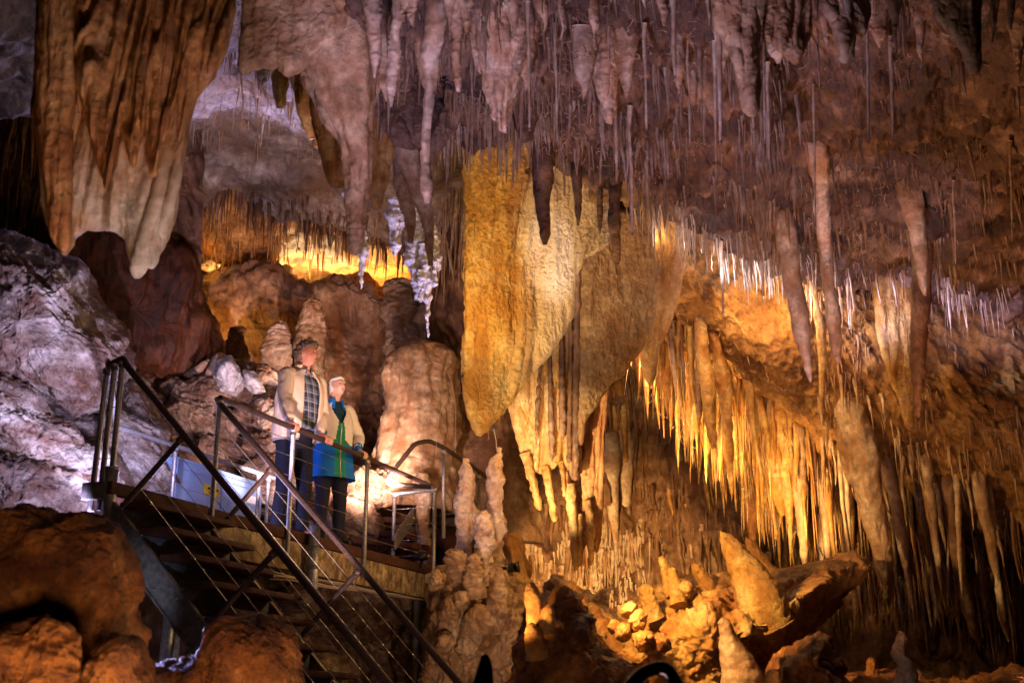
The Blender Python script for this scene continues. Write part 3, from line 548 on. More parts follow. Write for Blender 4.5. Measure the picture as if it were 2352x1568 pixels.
Vv, f = spindle('', [(1073, 320, 10.42, 5), (1071, 420, 10.42, 7), (1074, 560, 10.42, 6), (1072, 640, 10.42, 8), (1076, 800, 10.42, 6), (1080, 900, 10.42, 3)], None, [('fbm', .03, .12, 1, 3)], 16, 160, raw=True)
mesh_obj('beaded_edge', Vv, f, M['golden'], parent=root)
V1 = [spindle('', [(u, v0, 10.45, 5), (u, v1, 10.45, 1)], None, [('fbm', .01, .06)], 12, 24, raw=True) for u, v0, v1 in [(1122, 960, 1010), (1147, 930, 985), (1156, 910, 962)]]
Vv, f = join_raw(V1); mesh_obj('drip_tips', Vv, f, M['golden'], parent=root)

root = empty('hanging_shawl', W(1350, 430, 11.6), 'second cream shawl with dark drip ridges hanging behind the golden one', 'shawl')
drapery('shawl_sheet', [(1325, 470), (1500, 500)], [(1322, 1010), (1334, 1020), (1345, 960), (1370, 925), (1410, 870), (1450, 820), (1490, 770), (1500, 735), (1506, 640)],
  11.65, 11.5, .12, M['shawl2'], SG1, ns=170, nt=220, folds=[(1, .5, .3, .5), (3, 1.8, .1, .3)], fold_amp=.035, parent=root, dslope=.1)
drapery('lower_sheet', [(1175, 640), (1335, 640)], [(1170, 930), (1182, 985), (1200, 1040), (1222, 1080), (1245, 1088), (1262, 1075), (1290, 1060), (1318, 1098), (1334, 1060)],
  11.7, 11.6, .14, M['glow'], SG1, ns=160, nt=220, folds=[(2, .5, .3, .5), (5, 1.8, .1, .5), (8, .6, .2, .35)], fold_amp=.07, parent=root)
drapery('lower_sheet', [(1300, 760), (1400, 700)], [(1302, 1120), (1318, 1200), (1330, 1270), (1345, 1230), (1365, 1260), (1378, 1180), (1385, 1040), (1392, 960)],
  11.85, 11.7, .16, M['rust'], SG1, ns=120, nt=200, folds=[(2, .5, .3, .5), (5, 1.8, .1, .5)], fold_amp=.06, parent=root)
V1 = [spindle('', [(u0, v0, 11.50, r * .7), ((u0 + u1) / 2, (v0 + v1) / 2, 11.46, r), (u1, v1 - 25, 11.45, r * .9), (u1, v1, 11.45, 1.5)], None, [('bill', .022, .07, .7, 3)], 18, 120, raw=True) for u0, v0, u1, v1, r in [(1327, 560, 1322, 1100, 9), (1290, 760, 1292, 1010, 8), (1312, 600, 1308, 1060, 6), (1262, 800, 1268, 1060, 7), (1240, 830, 1232, 1020, 5)]]
Vv, f = join_raw(V1); mesh_obj('drip_ridges', Vv, f, M['darkst'], parent=root)
V1 = [spindle('', [(u0, v0, 11.55, r), ((u0 + u1) / 2 + 2, (v0 + v1) / 2, 11.5, r * .8), (u1, v1 - 10, 11.5, r * .6), (u1, v1, 11.5, 1.5)], None, [('bill', .02, .07, .7, 3)], 16, 90, raw=True)
      for u0, v0, u1, v1, r in [(1206, 1040, 1238, 1172, 12), (1216, 1070, 1222, 1130, 9), (1252, 1070, 1272, 1198, 12), (1258, 1075, 1262, 1140, 8), (1308, 1110, 1322, 1305, 13), (1330, 1180, 1332, 1300, 9), (1352, 1220, 1358, 1298, 10), (1346, 1150, 1364, 1240, 10), (1290, 1060, 1296, 1140, 8), (1210, 1080, 1232, 1150, 6)]]
Vv, f = join_raw(V1); mesh_obj('drip_tips', Vv, f, M['amberst'], parent=root)

def shawl(name, top, bot, d0, d1, th, mat, label, cat='shawl', folds=[(1, .5, .3, .5), (3, 1.8, .1, .5)], fa=.04, ns=90, nt=110, **k):
    o = drapery(name, top, bot, d0, d1, th, M[mat], SG1, ns=ns, nt=nt, folds=folds, fold_amp=fa, **k); return tag(o, label, cat)
# centre top draperies
shawl('hanging_shawl', [(556, -60), (800, -60)], [(550, 140), (560, 170), (585, 160), (640, 150), (662, 168), (688, 155), (700, 130), (740, 90), (775, 60), (800, 10)], 6.9, 7.0, .12, 'tan', 'broad tan shawl with a wavy lower edge at the top, right of the huge drapery')
shawl('hanging_shawl', [(660, -60), (880, -60)], [(690, 120), (705, 190), (750, 270), (790, 330), (820, 440), (850, 300), (880, 150)], 7.5, 7.5, .2, 'tan', 'tan fluted drapery behind the broad cone at the top centre', fa=.08)
shawl('hanging_shawl', [(700, 120), (900, 120)], [(742, 330), (760, 400), (775, 420), (800, 380), (820, 440), (840, 480), (862, 470), (880, 400), (900, 330)], 8.6, 8.6, .2, 'amberst', 'brown fluted drapery hanging behind and below the tan one', folds=[(3, .5, .3, .5), (6, 1.8, .1, .5)], fa=.1)
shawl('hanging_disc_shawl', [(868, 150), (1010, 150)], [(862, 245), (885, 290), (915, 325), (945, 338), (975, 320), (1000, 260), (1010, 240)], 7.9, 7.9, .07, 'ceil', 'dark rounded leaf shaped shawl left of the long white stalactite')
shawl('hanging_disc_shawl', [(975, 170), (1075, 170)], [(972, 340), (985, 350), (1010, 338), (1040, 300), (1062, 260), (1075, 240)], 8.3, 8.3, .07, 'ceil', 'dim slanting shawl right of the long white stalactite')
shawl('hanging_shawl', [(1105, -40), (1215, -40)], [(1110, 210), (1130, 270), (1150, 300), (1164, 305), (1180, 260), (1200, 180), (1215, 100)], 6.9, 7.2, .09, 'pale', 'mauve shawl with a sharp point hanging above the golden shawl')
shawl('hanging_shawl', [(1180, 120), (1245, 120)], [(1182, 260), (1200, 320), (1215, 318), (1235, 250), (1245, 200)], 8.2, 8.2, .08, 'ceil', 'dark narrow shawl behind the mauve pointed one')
shawl('hanging_shawl', [(1360, 60), (1425, 60)], [(1365, 140), (1385, 230), (1400, 282), (1412, 230), (1425, 150)], 7.6, 7.7, .08, 'pale', 'small pointed mauve shawl at the upper centre right')
shawl('hanging_shawl', [(1640, -60), (1745, -60)], [(1645, 60), (1680, 110), (1720, 250), (1728, 255), (1735, 160), (1745, 60)], 6.5, 6.6, .08, 'tan', 'dusky shawl ending in a thin drip at the top right of centre')
shawl('hanging_shawl', [(1750, -60), (1860, -60)], [(1752, 90), (1790, 115), (1828, 140), (1845, 110), (1860, 60)], 6.6, 6.6, .08, 'tan', 'dusky ragged shawl hanging beside the thin drip at the top right')
shawl('hanging_shawl', [(1895, -60), (1990, -60)], [(1900, 10), (1925, 60), (1940, 130), (1950, 140), (1955, 70), (1972, 60), (1978, 80), (1990, 20)], 6.2, 6.2, .07, 'pale', 'ragged mauve shawl with a knobbly tip at the top right')
shawl('hanging_shawl', [(2135, -60), (2255, -60)], [(2150, 30), (2190, 75), (2215, 115), (2237, 165), (2246, 140), (2250, 60), (2255, 10)], 6.0, 6.0, .07, 'pale', 'V shaped mauve shawl in the top right corner')
shawl('hanging_shawl', [(1465, 420), (1590, 440)], [(1462, 780), (1480, 860), (1495, 880), (1512, 800), (1540, 730), (1560, 640), (1580, 560)], 12.0, 12.1, .12, 'shawl2', 'brown gold shawl behind the cream one, against the amber stalactites', folds=[(3, .5, .3, .5)], fa=.06)
shawl('hanging_shawl', [(2000, 585), (2105, 585)], [(2018, 760), (2040, 840), (2060, 900), (2085, 975), (2100, 985), (2102, 850), (2104, 700)], 12.0, 11.9, .1, 'honey', 'amber shawl with a bright rippled left edge at the right', fa=.04)
shawl('white_tooth', [(594, 155), (628, 150)], [(596, 165), (606, 196), (616, 180), (628, 158)], 10.6, 10.6, .05, 'white', 'small bright white pointed tooth at the left under the tan shawl', 'stalactite', ns=40, nt=40)
shawl('golden_tooth', [(624, 150), (662, 160)], [(626, 200), (640, 245), (652, 240), (660, 175)], 10.7, 10.7, .05, 'honey', 'lit golden curtain tip right of the white tooth', 'stalactite', ns=40, nt=50)
shawl('golden_tooth', [(676, 150), (700, 160)], [(678, 200), (684, 240), (694, 220), (700, 180)], 10.7, 10.7, .05, 'honey', 'narrow golden tip, third of the bright teeth under the tan shawl', 'stalactite', ns=40, nt=50)

SS = [('fbm', .035, .25, .6, 3), ('ridge', .010, .07, .35, 3), ('bill', .006, .035, 1.5, 3)]
_PR = {}
def surf_d(name, P, u, v):
    if name not in _PR: _PR[name] = PX(P.reshape(-1, 3))
    U_, V_, D_ = _PR[name]; m = (np.abs(U_ - u) < 9) & (np.abs(V_ - v) < 9)
    return D_[m].min() if m.any() else None
def stal(pts, mat, label, sides=28, rings=90, spec=SS, flutes=0, fa=0, name='stalactite'):
    u0, v0, d0, r0 = pts[0]
    if v0 > 120 and d0 > 8.8:                               # root it in the rock it grows from
        c = [surf_d(n, P, u0, v0) for n, P in (('ceil', CEIL), ('slope', SLOPE), ('farw', FARW), ('cham', CHAM), ('back', BACK))]
        c = [x for x in c if x is not None and x > d0 - 2.2]
        if c:
            ds = min(c, key=lambda x: abs(x - d0)); sh = ds + .08 - d0; n_ = len(pts) - 1
            pts = [(u, v, d + sh * (1 - .0 * i / n_), r * (1 + sh / d0 * 0)) for i, (u, v, d, r) in enumerate(pts)]
            u0, v0, d0, r0 = pts[0]
        u1, v1 = pts[1][:2]
        pts = [(u0 - (u1 - u0) * .35, v0 - (v1 - v0) * .35, d0 + .22, r0 * 1.25)] + list(pts)
    o = spindle(name, pts, M[mat], spec, sides, rings, flutes=flutes, flute_amp=fa); return tag(o, label, 'stalactite')
stal([(775, -90, 7.1, 95), (775, 60, 7.2, 88), (790, 160, 7.3, 66), (815, 280, 7.4, 45), (822, 400, 7.5, 34), (820, 500, 7.5, 16), (816, 560, 7.5, 12), (812, 585, 7.5, 4)], 'tan', 'very broad tan cone stalactite at the top centre left', 60, 160, [('fbm', .08, .6, .5, 3), ('ridge', .02, .12, .3, 3), ('bill', .008, .05, 1.2, 3)], 7, .06)
stal([(1003, -80, 6.3, 20), (1002, 40, 6.3, 19), (988, 110, 6.35, 21), (990, 180, 6.4, 18), (985, 260, 6.4, 12), (980, 350, 6.4, 11), (980, 420, 6.4, 8), (981, 470, 6.4, 3)], 'straw', 'long pale mauve stalactite, tallest at the top centre')
stal([(915, -80, 6.4, 14), (912, 30, 6.4, 11), (905, 100, 6.45, 9), (900, 180, 6.5, 8), (898, 246, 6.5, 3)], 'straw', 'slim mauve stalactite left of the tallest pale one')
stal([(852, -80, 6.2, 16), (858, 40, 6.2, 13), (862, 110, 6.25, 9), (860, 180, 6.3, 3)], 'straw', 'short mauve stalactite in front of the tan cone')
stal([(1050, -60, 6.6, 14), (1050, 60, 6.7, 13), (1050, 140, 6.75, 9), (1052, 212, 6.8, 2)], 'pale', 'mauve stalactite just right of the tallest pale one')
stal([(930, 300, 10.6, 30), (935, 360, 10.6, 26), (960, 430, 10.6, 20), (980, 500, 10.6, 14), (986, 560, 10.6, 9), (990, 610, 10.6, 3)], 'pinkst', 'pinkish ribbed stalactite leading down into the white icicle cluster')
stal([(915, 330, 10.9, 14), (925, 420, 10.9, 18), (938, 480, 10.9, 14), (944, 530, 10.9, 8), (942, 558, 10.9, 3)], 'pinkst', 'stubby ribbed stalactite left of the white icicle cluster')
stal([(745, 230, 9.4, 22), (742, 330, 9.4, 20), (752, 300, 9.4, 16), (756, 400, 9.4, 6)], 'amberst', 'small brown stalactite at the left edge of the centre drapery')
stal([(700, 200, 9.6, 26), (706, 270, 9.6, 18), (716, 320, 9.6, 5)], 'amberst', 'short golden brown stalactite under the tan shawl')
# white icicle clusters
WS = [('fbm', .06, .16, 1, 4), ('bill', .03, .07, 1, 3)]
def cluster(parts, label, mat='white'):
    Vv, f = join_raw([spindle('', p, None, WS, 22, 80, raw=True) for p in parts]); return tag(mesh_obj('white_stalactite_cluster', Vv, f, M[mat]), label, 'stalactite cluster')
cluster([[(958, 470, 12.5, 14), (960, 520, 12.5, 20), (955, 570, 12.5, 24), (950, 600, 12.5, 20), (962, 650, 12.5, 14), (955, 690, 12.5, 5)],
         [(985, 500, 12.4, 12), (992, 560, 12.4, 17), (1000, 590, 12.4, 14), (1003, 625, 12.4, 5)], [(975, 560, 12.4, 18), (978, 620, 12.4, 18), (980, 680, 12.4, 10), (982, 740, 12.4, 5), (984, 776, 12.4, 2)],
         [(965, 620, 12.35, 8), (968, 670, 12.35, 8), (966, 694, 12.35, 3)], [(998, 600, 12.35, 8), (998, 640, 12.35, 6), (996, 660, 12.35, 2)], [(945, 585, 12.5, 10), (940, 600, 12.5, 8), (950, 618, 12.5, 3)]], 'large lumpy white icicle cluster ending in a long thin spike, centre')
cluster([[(908, 455, 12.8, 12), (905, 500, 12.8, 17), (912, 550, 12.8, 10), (906, 580, 12.8, 6), (908, 612, 12.8, 2)], [(918, 480, 12.8, 10), (922, 520, 12.8, 8), (920, 545, 12.8, 2)], [(898, 480, 12.8, 6), (898, 530, 12.8, 6), (900, 560, 12.8, 2)]], 'white encrusted stalactite left of the large white cluster')
cluster([[(836, 530, 12.2, 3), (834, 556, 12.2, 8), (836, 575, 12.2, 15), (832, 600, 12.2, 11), (830, 630, 12.2, 6), (829, 665, 12.2, 2)], [(844, 575, 12.2, 8), (846, 592, 12.2, 5), (846, 600, 12.2, 2)]], 'small white bell shaped stalactite with a thin spike')
cluster([[(800, 385, 13, 6), (800, 420, 13, 8), (799, 450, 13, 6), (802, 465, 13, 2)]], 'tiny white stalactite at the edge of the tan cone')
# blurred stalactites crowding the near ceiling
NR = random.Random(5)
for i in range(46):
    u = 880 + (i * 37.7) % 1480 + NR.uniform(-12, 12); big = NR.random() < .35
    v0 = -90 if i % 3 else NR.uniform(0, 120); L = NR.uniform(70, 190) if v0 < 0 else NR.uniform(60, 130)
    d = 6.0 + (v0 + 90) / 210 * 1.4 + NR.uniform(-.3, .5)
    c_ = surf_d('ceil', CEIL, u, v0) if v0 > -60 else None
    if c_: d = c_ + .03
    r = NR.uniform(12, 24) if big else NR.uniform(6, 13)
    o = spindle('stalactite', [(u, v0 - 25, d, r * 1.3), (u + 1, v0 + L * .25, d, r), (u + NR.uniform(-4, 4), v0 + L * .6, d, r * .72), (u + NR.uniform(-3, 6), v0 + L * .9, d, r * .3), (u + NR.uniform(-2, 6), v0 + L * 1.1, d, r * .1)], M['pale' if i % 4 else 'straw'], SS, 22, 50, flutes=3, flute_amp=.12, squash=NR.uniform(.5, 1), seed=i)
    tag(o, 'out of focus mauve stalactite in the front crowd along the top edge of the cave', 'stalactite', 'front stalactites along the top')
# mauve foreground stalactites at right
stal([(1876, 330, 9.0, 24), (1884, 400, 9.1, 20), (1888, 480, 9.2, 17), (1896, 560, 9.3, 12), (1902, 612, 9.3, 7)], 'pinkst', 'thick blunt grey stalactite at the right, upper of a crossing pair', fa=.04, flutes=5)
stal([(1800, 500, 9.4, 24), (1812, 590, 9.4, 22), (1830, 690, 9.4, 18), (1845, 780, 9.4, 13), (1856, 840, 9.4, 7), (1862, 878, 9.4, 2)], 'straw', 'long tapering lilac grey stalactite right of the golden slope')
stal([(1890, 530, 9.9, 17), (1900, 640, 9.9, 17), (1912, 720, 9.9, 15), (1920, 790, 9.9, 12), (1925, 836, 9.9, 4)], 'pale', 'thick brown stalactite behind the lilac grey one')
stal([(1866, 650, 10.4, 6), (1878, 720, 10.4, 9), (1890, 800, 10.4, 9), (1888, 870, 10.4, 8), (1887, 935, 10.4, 2)], 'honey', 'thin glowing honey coloured stalactite right of the lilac grey one')
stal([(2088, 430, 9.8, 24), (2100, 500, 9.8, 20), (2112, 570, 9.8, 14), (2120, 650, 9.8, 10), (2125, 680, 9.8, 4)], 'pale', 'dusky cone stalactite high on the right')
stal([(2125, 560, 10.3, 26), (2112, 700, 10.3, 20), (2108, 860, 10.3, 12), (2110, 960, 10.3, 4)], 'darkst', 'dark stalactite right beside the rippled amber shawl')
stal([(1950, 930, 12.3, 30), (1962, 990, 12.3, 40), (1985, 1080, 12.2, 38), (2008, 1170, 12.1, 28), (2025, 1250, 12, 22), (2035, 1330, 12, 14), (2041, 1392, 12, 2)], 'pale', 'massive brown stalactite ending in a long spike at the lower right', 44, 140, [('fbm', .1, .4, .6, 3), ('ridge', .03, .12, .4, 3)])
stal([(2035, 1050, 12, 17), (2055, 1130, 12, 15), (2072, 1230, 12, 13), (2086, 1320, 12, 8), (2098, 1396, 12, 3)], 'pale', 'long smooth stalactite just right of the massive one')
stal([(2118, 1040, 12.2, 15), (2132, 1130, 12.2, 13), (2148, 1240, 12.2, 9), (2162, 1340, 12.2, 3)], 'pale', 'shorter smooth stalactite, next right of the long smooth one')
stal([(2170, 1100, 12.0, 17), (2190, 1200, 12.0, 17), (2210, 1330, 11.9, 15), (2235, 1440, 11.8, 11), (2260, 1480, 11.8, 3)], 'darkst', 'rough dark stalactite with a blunt foot near the right border')
stal([(2246, 1090, 11.8, 15), (2262, 1180, 11.8, 14), (2285, 1290, 11.8, 10), (2300, 1400, 11.8, 7), (2318, 1470, 11.8, 3)], 'pale', 'long ragged stalactite closest to the right border')
for pts, mt, lab in [
 ([(1790, 950, 13.2, 22), (1800, 1040, 13.2, 20), (1808, 1120, 13.2, 14), (1816, 1208, 13.2, 3)], 'amberst', 'lit amber stalactite, left of the two brightest on the slope hem'),
 ([(1762, 930, 13.3, 16), (1775, 1030, 13.3, 20), (1782, 1100, 13.3, 18), (1792, 1160, 13.3, 8), (1796, 1184, 13.3, 3)], 'honey', 'broad bright golden stalactite under the end of the shaded slope'),
 ([(1832, 980, 12.8, 16), (1836, 1080, 12.8, 17), (1842, 1180, 12.8, 13), (1848, 1300, 12.8, 3)], 'pale', 'long mauve stalactite in front of the bright golden one'),
 ([(1640, 770, 13.6, 12), (1660, 860, 13.6, 16), (1668, 960, 13.6, 14), (1676, 1060, 13.6, 9), (1680, 1135, 13.6, 2)], 'amberst', 'long amber stalactite hanging free in the middle of the amber forest'),
 ([(1608, 740, 14, 10), (1618, 840, 14, 14), (1628, 930, 14, 11), (1640, 1030, 14, 4)], 'amberst', 'amber stalactite left of the long free hanging one'),
 ([(1660, 950, 14.4, 26), (1668, 1060, 14.4, 24), (1680, 1180, 14.4, 16), (1684, 1262, 14.4, 4)], 'rust', 'dark orange stalactite reaching down to the tall amber stalagmite'),
 ([(1718, 980, 14.6, 22), (1722, 1080, 14.6, 24), (1726, 1180, 14.6, 18), (1730, 1250, 14.6, 6)], 'rust', 'wide dark orange stalactite behind the tall amber stalagmite'),
 ([(1898, 1020, 12.9, 12), (1905, 1110, 12.9, 9), (1912, 1170, 12.9, 3)], 'amberst', 'thin amber stalactite right of the long mauve one'),
 ([(1930, 1060, 12.4, 18), (1944, 1150, 12.4, 15), (1955, 1230, 12.4, 4)], 'darkst', 'brown stalactite left of the massive spiked one'),
 ([(1408, 900, 12.4, 10), (1412, 960, 12.4, 9), (1416, 1028, 12.4, 2)], 'amberst', 'amber stalactite right below the cream shawl, first of two'),
 ([(1424, 900, 12.4, 12), (1432, 980, 12.4, 9), (1438, 1062, 12.4, 2)], 'amberst', 'longer amber stalactite of the two below the cream shawl'),
 ([(1540, 740, 13.8, 12), (1560, 840, 13.8, 12), (1566, 905, 13.8, 3)], 'amberst', 'amber stalactite between the brown gold shawl and the amber forest'),
 ([(1600, 750, 13.4, 9), (1604, 850, 13.4, 9), (1606, 960, 13.4, 4)], 'darkst', 'dark rough column in front of the amber forest'),
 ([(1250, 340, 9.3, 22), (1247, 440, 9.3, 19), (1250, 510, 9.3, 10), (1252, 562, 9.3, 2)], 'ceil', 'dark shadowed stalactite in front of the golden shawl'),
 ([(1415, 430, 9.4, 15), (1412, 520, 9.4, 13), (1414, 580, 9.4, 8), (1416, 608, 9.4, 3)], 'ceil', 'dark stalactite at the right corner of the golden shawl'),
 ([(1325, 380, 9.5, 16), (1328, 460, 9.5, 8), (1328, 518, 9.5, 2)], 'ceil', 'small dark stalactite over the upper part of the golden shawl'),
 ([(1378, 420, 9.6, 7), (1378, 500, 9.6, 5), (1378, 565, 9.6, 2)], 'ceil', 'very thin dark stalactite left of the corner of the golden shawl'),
 ([(1425, 1000, 13.6, 30), (1430, 1080, 13.6, 26), (1432, 1160, 13.6, 16), (1438, 1262, 13.6, 4)], 'pinkst', 'dull pink clustered stalactite right of the second shawl'),
 ([(1400, 1030, 13.7, 22), (1404, 1120, 13.7, 18), (1412, 1200, 13.7, 10), (1418, 1260, 13.7, 3)], 'pinkst', 'dull pink stalactite touching the second shawl')]:
    stal(pts, mt, lab, 24, 80)

# ================================================================ stalactites one could count: copies of a few kinds
def rawstal(top, L, r, sides, rings, lean=(0, 0), rough=.25, seed=0, waist=.0):
    t = np.linspace(0, 1, rings)[:, None]; th = np.linspace(0, 2 * math.pi, sides, endpoint=False)[None]
    rs = np.random.RandomState(seed)
    prof = (1 - t) ** .75 * (1 + rough * np.sin(t * 23 + seed) * .35 + rough * (rs.rand(rings)[:, None] - .5) * .9) + .06 * (t < .999)
    rr = r * prof * (1 + rough * .5 * np.sin(th * 2 + seed * 1.7 + t * 3) + rough * .3 * (rs.rand(rings, sides) - .5))
    x = top[0] + rr * np.cos(th) + lean[0] * t * L + r * .35 * np.sin(t * 5 + seed); y = top[1] + rr * np.sin(th) + lean[1] * t * L; z = top[2] - L * t + 0 * th
    P = np.stack([x + 0 * th, y + 0 * th, z], -1).reshape(-1, 3)
    return P
def field_pts(n, P, cond, lo, hi, rlo, rhi, rnd, powr=2.2, clump=.5):
    """anchor points taken from the rock surface itself"""
    q = P.reshape(-1, 3); u, v, d = PX(q); ok = np.where(cond(u, v, d) & (d > 1))[0]
    cl = perlin(np.stack([q[ok, 0] * 3.1, q[ok, 1] * 3.1, q[ok, 2] * 3.1], -1)); ww = np.clip(.5 + cl * 2.2 * clump * 2, .02, 1)
    ww = ww * d[ok] ** 0; ww /= ww.sum()
    rs = np.random.RandomState(rnd.randrange(9999)); idx = rs.choice(ok, size=min(n, len(ok)), replace=False, p=ww)
    out = []
    for i in idx:
        k = rnd.random() ** powr; r = (rlo + (rhi - rlo) * rnd.random() ** 1.8) * (.55 + .45 * k ** .5)
        out.append((u[i], v[i], d[i], lo + (hi - lo) * k, r))
    return out
RR = random.Random(21)
fields = []
def rng(u0, u1, v0=-200, v1=1700): return lambda u, v, d: (u > u0) & (u < u1) & (v > v0) & (v < v1)
C0 = CEIL[:-90]                                           # the visible underside only
fields.append(('thin mauve stalactite hanging in the crowd from the dark near ceiling', 'stalactites of the near ceiling', field_pts(1800, CEIL, lambda u, v, d: (u > 840) & (u < 2380) & (v > -90) & (v < edge_v(u) - 25) & (u < 1900 + 200 * (v < 60)), 10, 150, 2, 8, RR, 2.7, .9), 'straw', 50))
fields.append(('short brown stalactite hanging from the orange ceiling at the upper right', 'stalactites of the orange ceiling', field_pts(1300, CEIL, lambda u, v, d: (u > 1700) & (u < 2400) & (v > 120) & (v < edge_v(u) - 20), 8, 110, 1.5, 7, RR, 3.5, .8), 'pale', 11))
fields.append(('white lit straw stalactite in the bright row along the edge of the near ceiling', 'bright straw stalactites along the ceiling edge', field_pts(800, CEIL, lambda u, v, d: (u > 1470) & (u < 2380) & (np.abs(v - edge_v(u)) < 26), 12, 125, 1.5, 5.0, RR, 2.4, .9), 'straw', 36))
def slope_b(u): return np.interp(u, JU, JB)
fields.append(('amber or brown stalactite in the crowd under the golden slope', 'stalactites under the golden slope', field_pts(1150, SLOPE, lambda u, v, d: (u > 1450) & (u < 2350) & (d > 13.0) & (v > slope_b(u) - 60), 30, 260, 3, 13, RR, 1.7, .7), 'amberst', 34))
fields.append(('long mauve brown stalactite hanging low in the crowd near the right border', 'long stalactites low at the right', field_pts(170, SLOPE, lambda u, v, d: (u > 1880) & (u < 2390) & (d > 12.2) & (v > slope_b(u) - 110), 70, 300, 5, 14, RR, 1.5, .5), 'pale', 17))
fields.append(('tiny stalactite on the rough golden slope', 'drips on the golden slope', field_pts(700, SLOPE, lambda u, v, d: (u > 1500) & (u < 2400) & (v < slope_b(u)) & (v > 560) & (u > 1880 - 400 * (R.random() < .3)), 6, 90, 1.2, 6, RR, 3.5, .8), 'pale', 9))
fields.append(('dim brown stalactite of the dark forest at the back of the chamber', 'stalactites of the dark rear forest', field_pts(1000, BACK, rng(1200, 1950, 820, 1330), 15, 110, 2, 10, RR, 2.0, .8), 'darkst', 9))
fields.append(('short lit straw stalactite low behind the hanging shawl tips', 'straws low behind the shawls', field_pts(600, BACK, rng(1195, 1480, 1200, 1400), 15, 110, 2, 7, RR, 1.8, .5), 'straw', 7))
fields.append(('brown stalactite low on the dark wall at the right', 'stalactites of the dark right wall', field_pts(420, SIDE, rng(1900, 2400, 1080, 1450), 15, 190, 2, 12, RR, 2.6, .8), 'darkst', 5))
fields.append(('brown straw stalactite hanging before the amber recess behind the people', 'straws of the amber recess', field_pts(650, CHAM, lambda u, v, d: (u > 420) & (u < 1060) & (d > 17.6) & (v > 430), 12, 100, 1.2, 4.6, RR, 1.8, .6), 'darkst', 9))
fields.append(('brown straw stalactite in the amber recess ceiling', 'straws inside the amber recess', field_pts(450, RECESS, rng(430, 1060, 440, 600), 10, 80, 1.2, 4.5, RR, 1.8, .6), 'amberst', 4))
fields.append(('thin straw stalactite of the far curtain left of the golden shawl', 'straws of the far brown curtain', field_pts(420, FARW, rng(985, 1095, 260, 560), 20, 200, 2, 9, RR, 2.2, .5), 'pinkst', 7))
fields.append(('fine grey straw stalactite on the roof of the blue lit chamber', 'straws of the blue lit roof', field_pts(620, CHAM, rng(400, 860, 40, 330), 8, 80, 1, 3.2, RR, 2.2, .8), 'pale', 5))
fields.append(('dim stalactite on the far left wall beside the huge drapery', 'stalactites of the far left wall', field_pts(160, LEFTW, rng(-40, 180, 200, 480), 40, 200, 3, 11, RR, 2.0, .5), 'darkst', 4))
fields.append(('amber stalactite of the dense golden cluster right of the cream shawl', 'stalactites of the golden cluster', field_pts(200, SLOPE, lambda u, v, d: (u > 1560) & (u < 1800) & (d > 13.4), 60, 300, 4, 13, RR, 1.6, .5), 'honey', 7))
smallV, smallF, smallM, kk = [], [], [], 0
matlist = ['straw', 'amberst', 'darkst', 'pinkst', 'pale', 'honey', 'ceil']
proto = {}
for label, group, pts, mt, nind in fields:
    pts.sort(key=lambda q: -q[3] * q[4])
    for i, (u, v, d, Lp, rp) in enumerate(pts):
        p = W(u, v, d); k = d / F; L = Lp * k * 1.02; r = rp * k
        lean = (R.gauss(0, .05), R.gauss(0, .03))
        if i < nind:
            key = (mt, i % 4)
            if key not in proto:
                P = rawstal((0, 0, .12), 1.12, 1, 14, 34, seed=len(proto), rough=.28)
                fc = [tuple(x) for x in grid_faces(34, 14, True)] + [tuple(range(13, -1, -1))]
                fc.append(tuple(33 * 14 + j for j in range(14)))
                o = mesh_obj('stalactite', P, fc, M[mt], origin=(0, 0, 0)); proto[key] = o
            else:
                o = proto[key].copy(); COL.objects.link(o)
            o.location = p; o.scale = (r, r, L); o.rotation_euler = (lean[0], lean[1], R.uniform(0, 6.28))
            tag(o, label, 'stalactite', group)
        else:
            sd, rg = (8, 14) if rp > 3.5 else (6, 9)
            P = rawstal((p[0], p[1], p[2] + .06), L + .06, r, sd, rg, lean, .3, i % 97)
            smallV.append(P); f = grid_faces(rg, sd, True) + kk; smallF.append(f); mi = matlist.index(mt)
            if R.random() < .2: mi = matlist.index(R.choice(['pale', 'darkst', 'amberst']) if mt in ('darkst', 'amberst') else 'pale')
            smallM.append(np.full(len(f), mi)); kk += len(P)
# bent helictites and frost-like twigs on the near ceiling and slope
for i in range(2600):
    if i < 1700:
        u = R.uniform(850, 2400); v = -40 + (edge_v(u) + 20) * R.random() ** .7; d = ceil_d(u, v) - .12
    elif i < 2200: u = R.uniform(1500, 2350); v = edge_v(u) + R.uniform(10, 420); v = min(v, slope_b(u) + 60); d = 12.55
    else: u = R.uniform(1420, 2350); v = slope_b(u) + R.uniform(-20, 220); d = 13.4
    p = W(u, v, d); n = 7; k = d / F; a = R.uniform(0, 6.28)
    q = np.array([p]); dirv = np.array([R.gauss(0, .8), -abs(R.gauss(0, .5)), -.6 + R.gauss(0, .5)])
    ps = [p]
    st = R.uniform(2, 6) * k
    for j in range(n - 1):
        dirv = dirv + np.array([R.gauss(0, .5), R.gauss(0, .3), R.gauss(0, .5) - .1]); dirv /= np.linalg.norm(dirv)
        ps.append(ps[-1] + dirv * st)
    C = np.array(ps); r = np.linspace(1.5, .5, n) * k * R.uniform(.6, 1.3)
    sq = np.array([[1, 0, 0], [0, 0, 1.], [-1, 0, 0], [0, 0, -1.]]) if R.random() < .5 else np.array([[1, 0, 0], [0, 1., 0], [-1, 0, 0], [0, -1., 0]])
    P = (C[:, None] + r[:, None, None] * sq[None]).reshape(-1, 3)
    smallV.append(P); f = grid_faces(n, 4, True) + kk; smallF.append(f); smallM.append(np.full(len(f), matlist.index('straw' if i < 1700 else 'pale'))); kk += len(P)
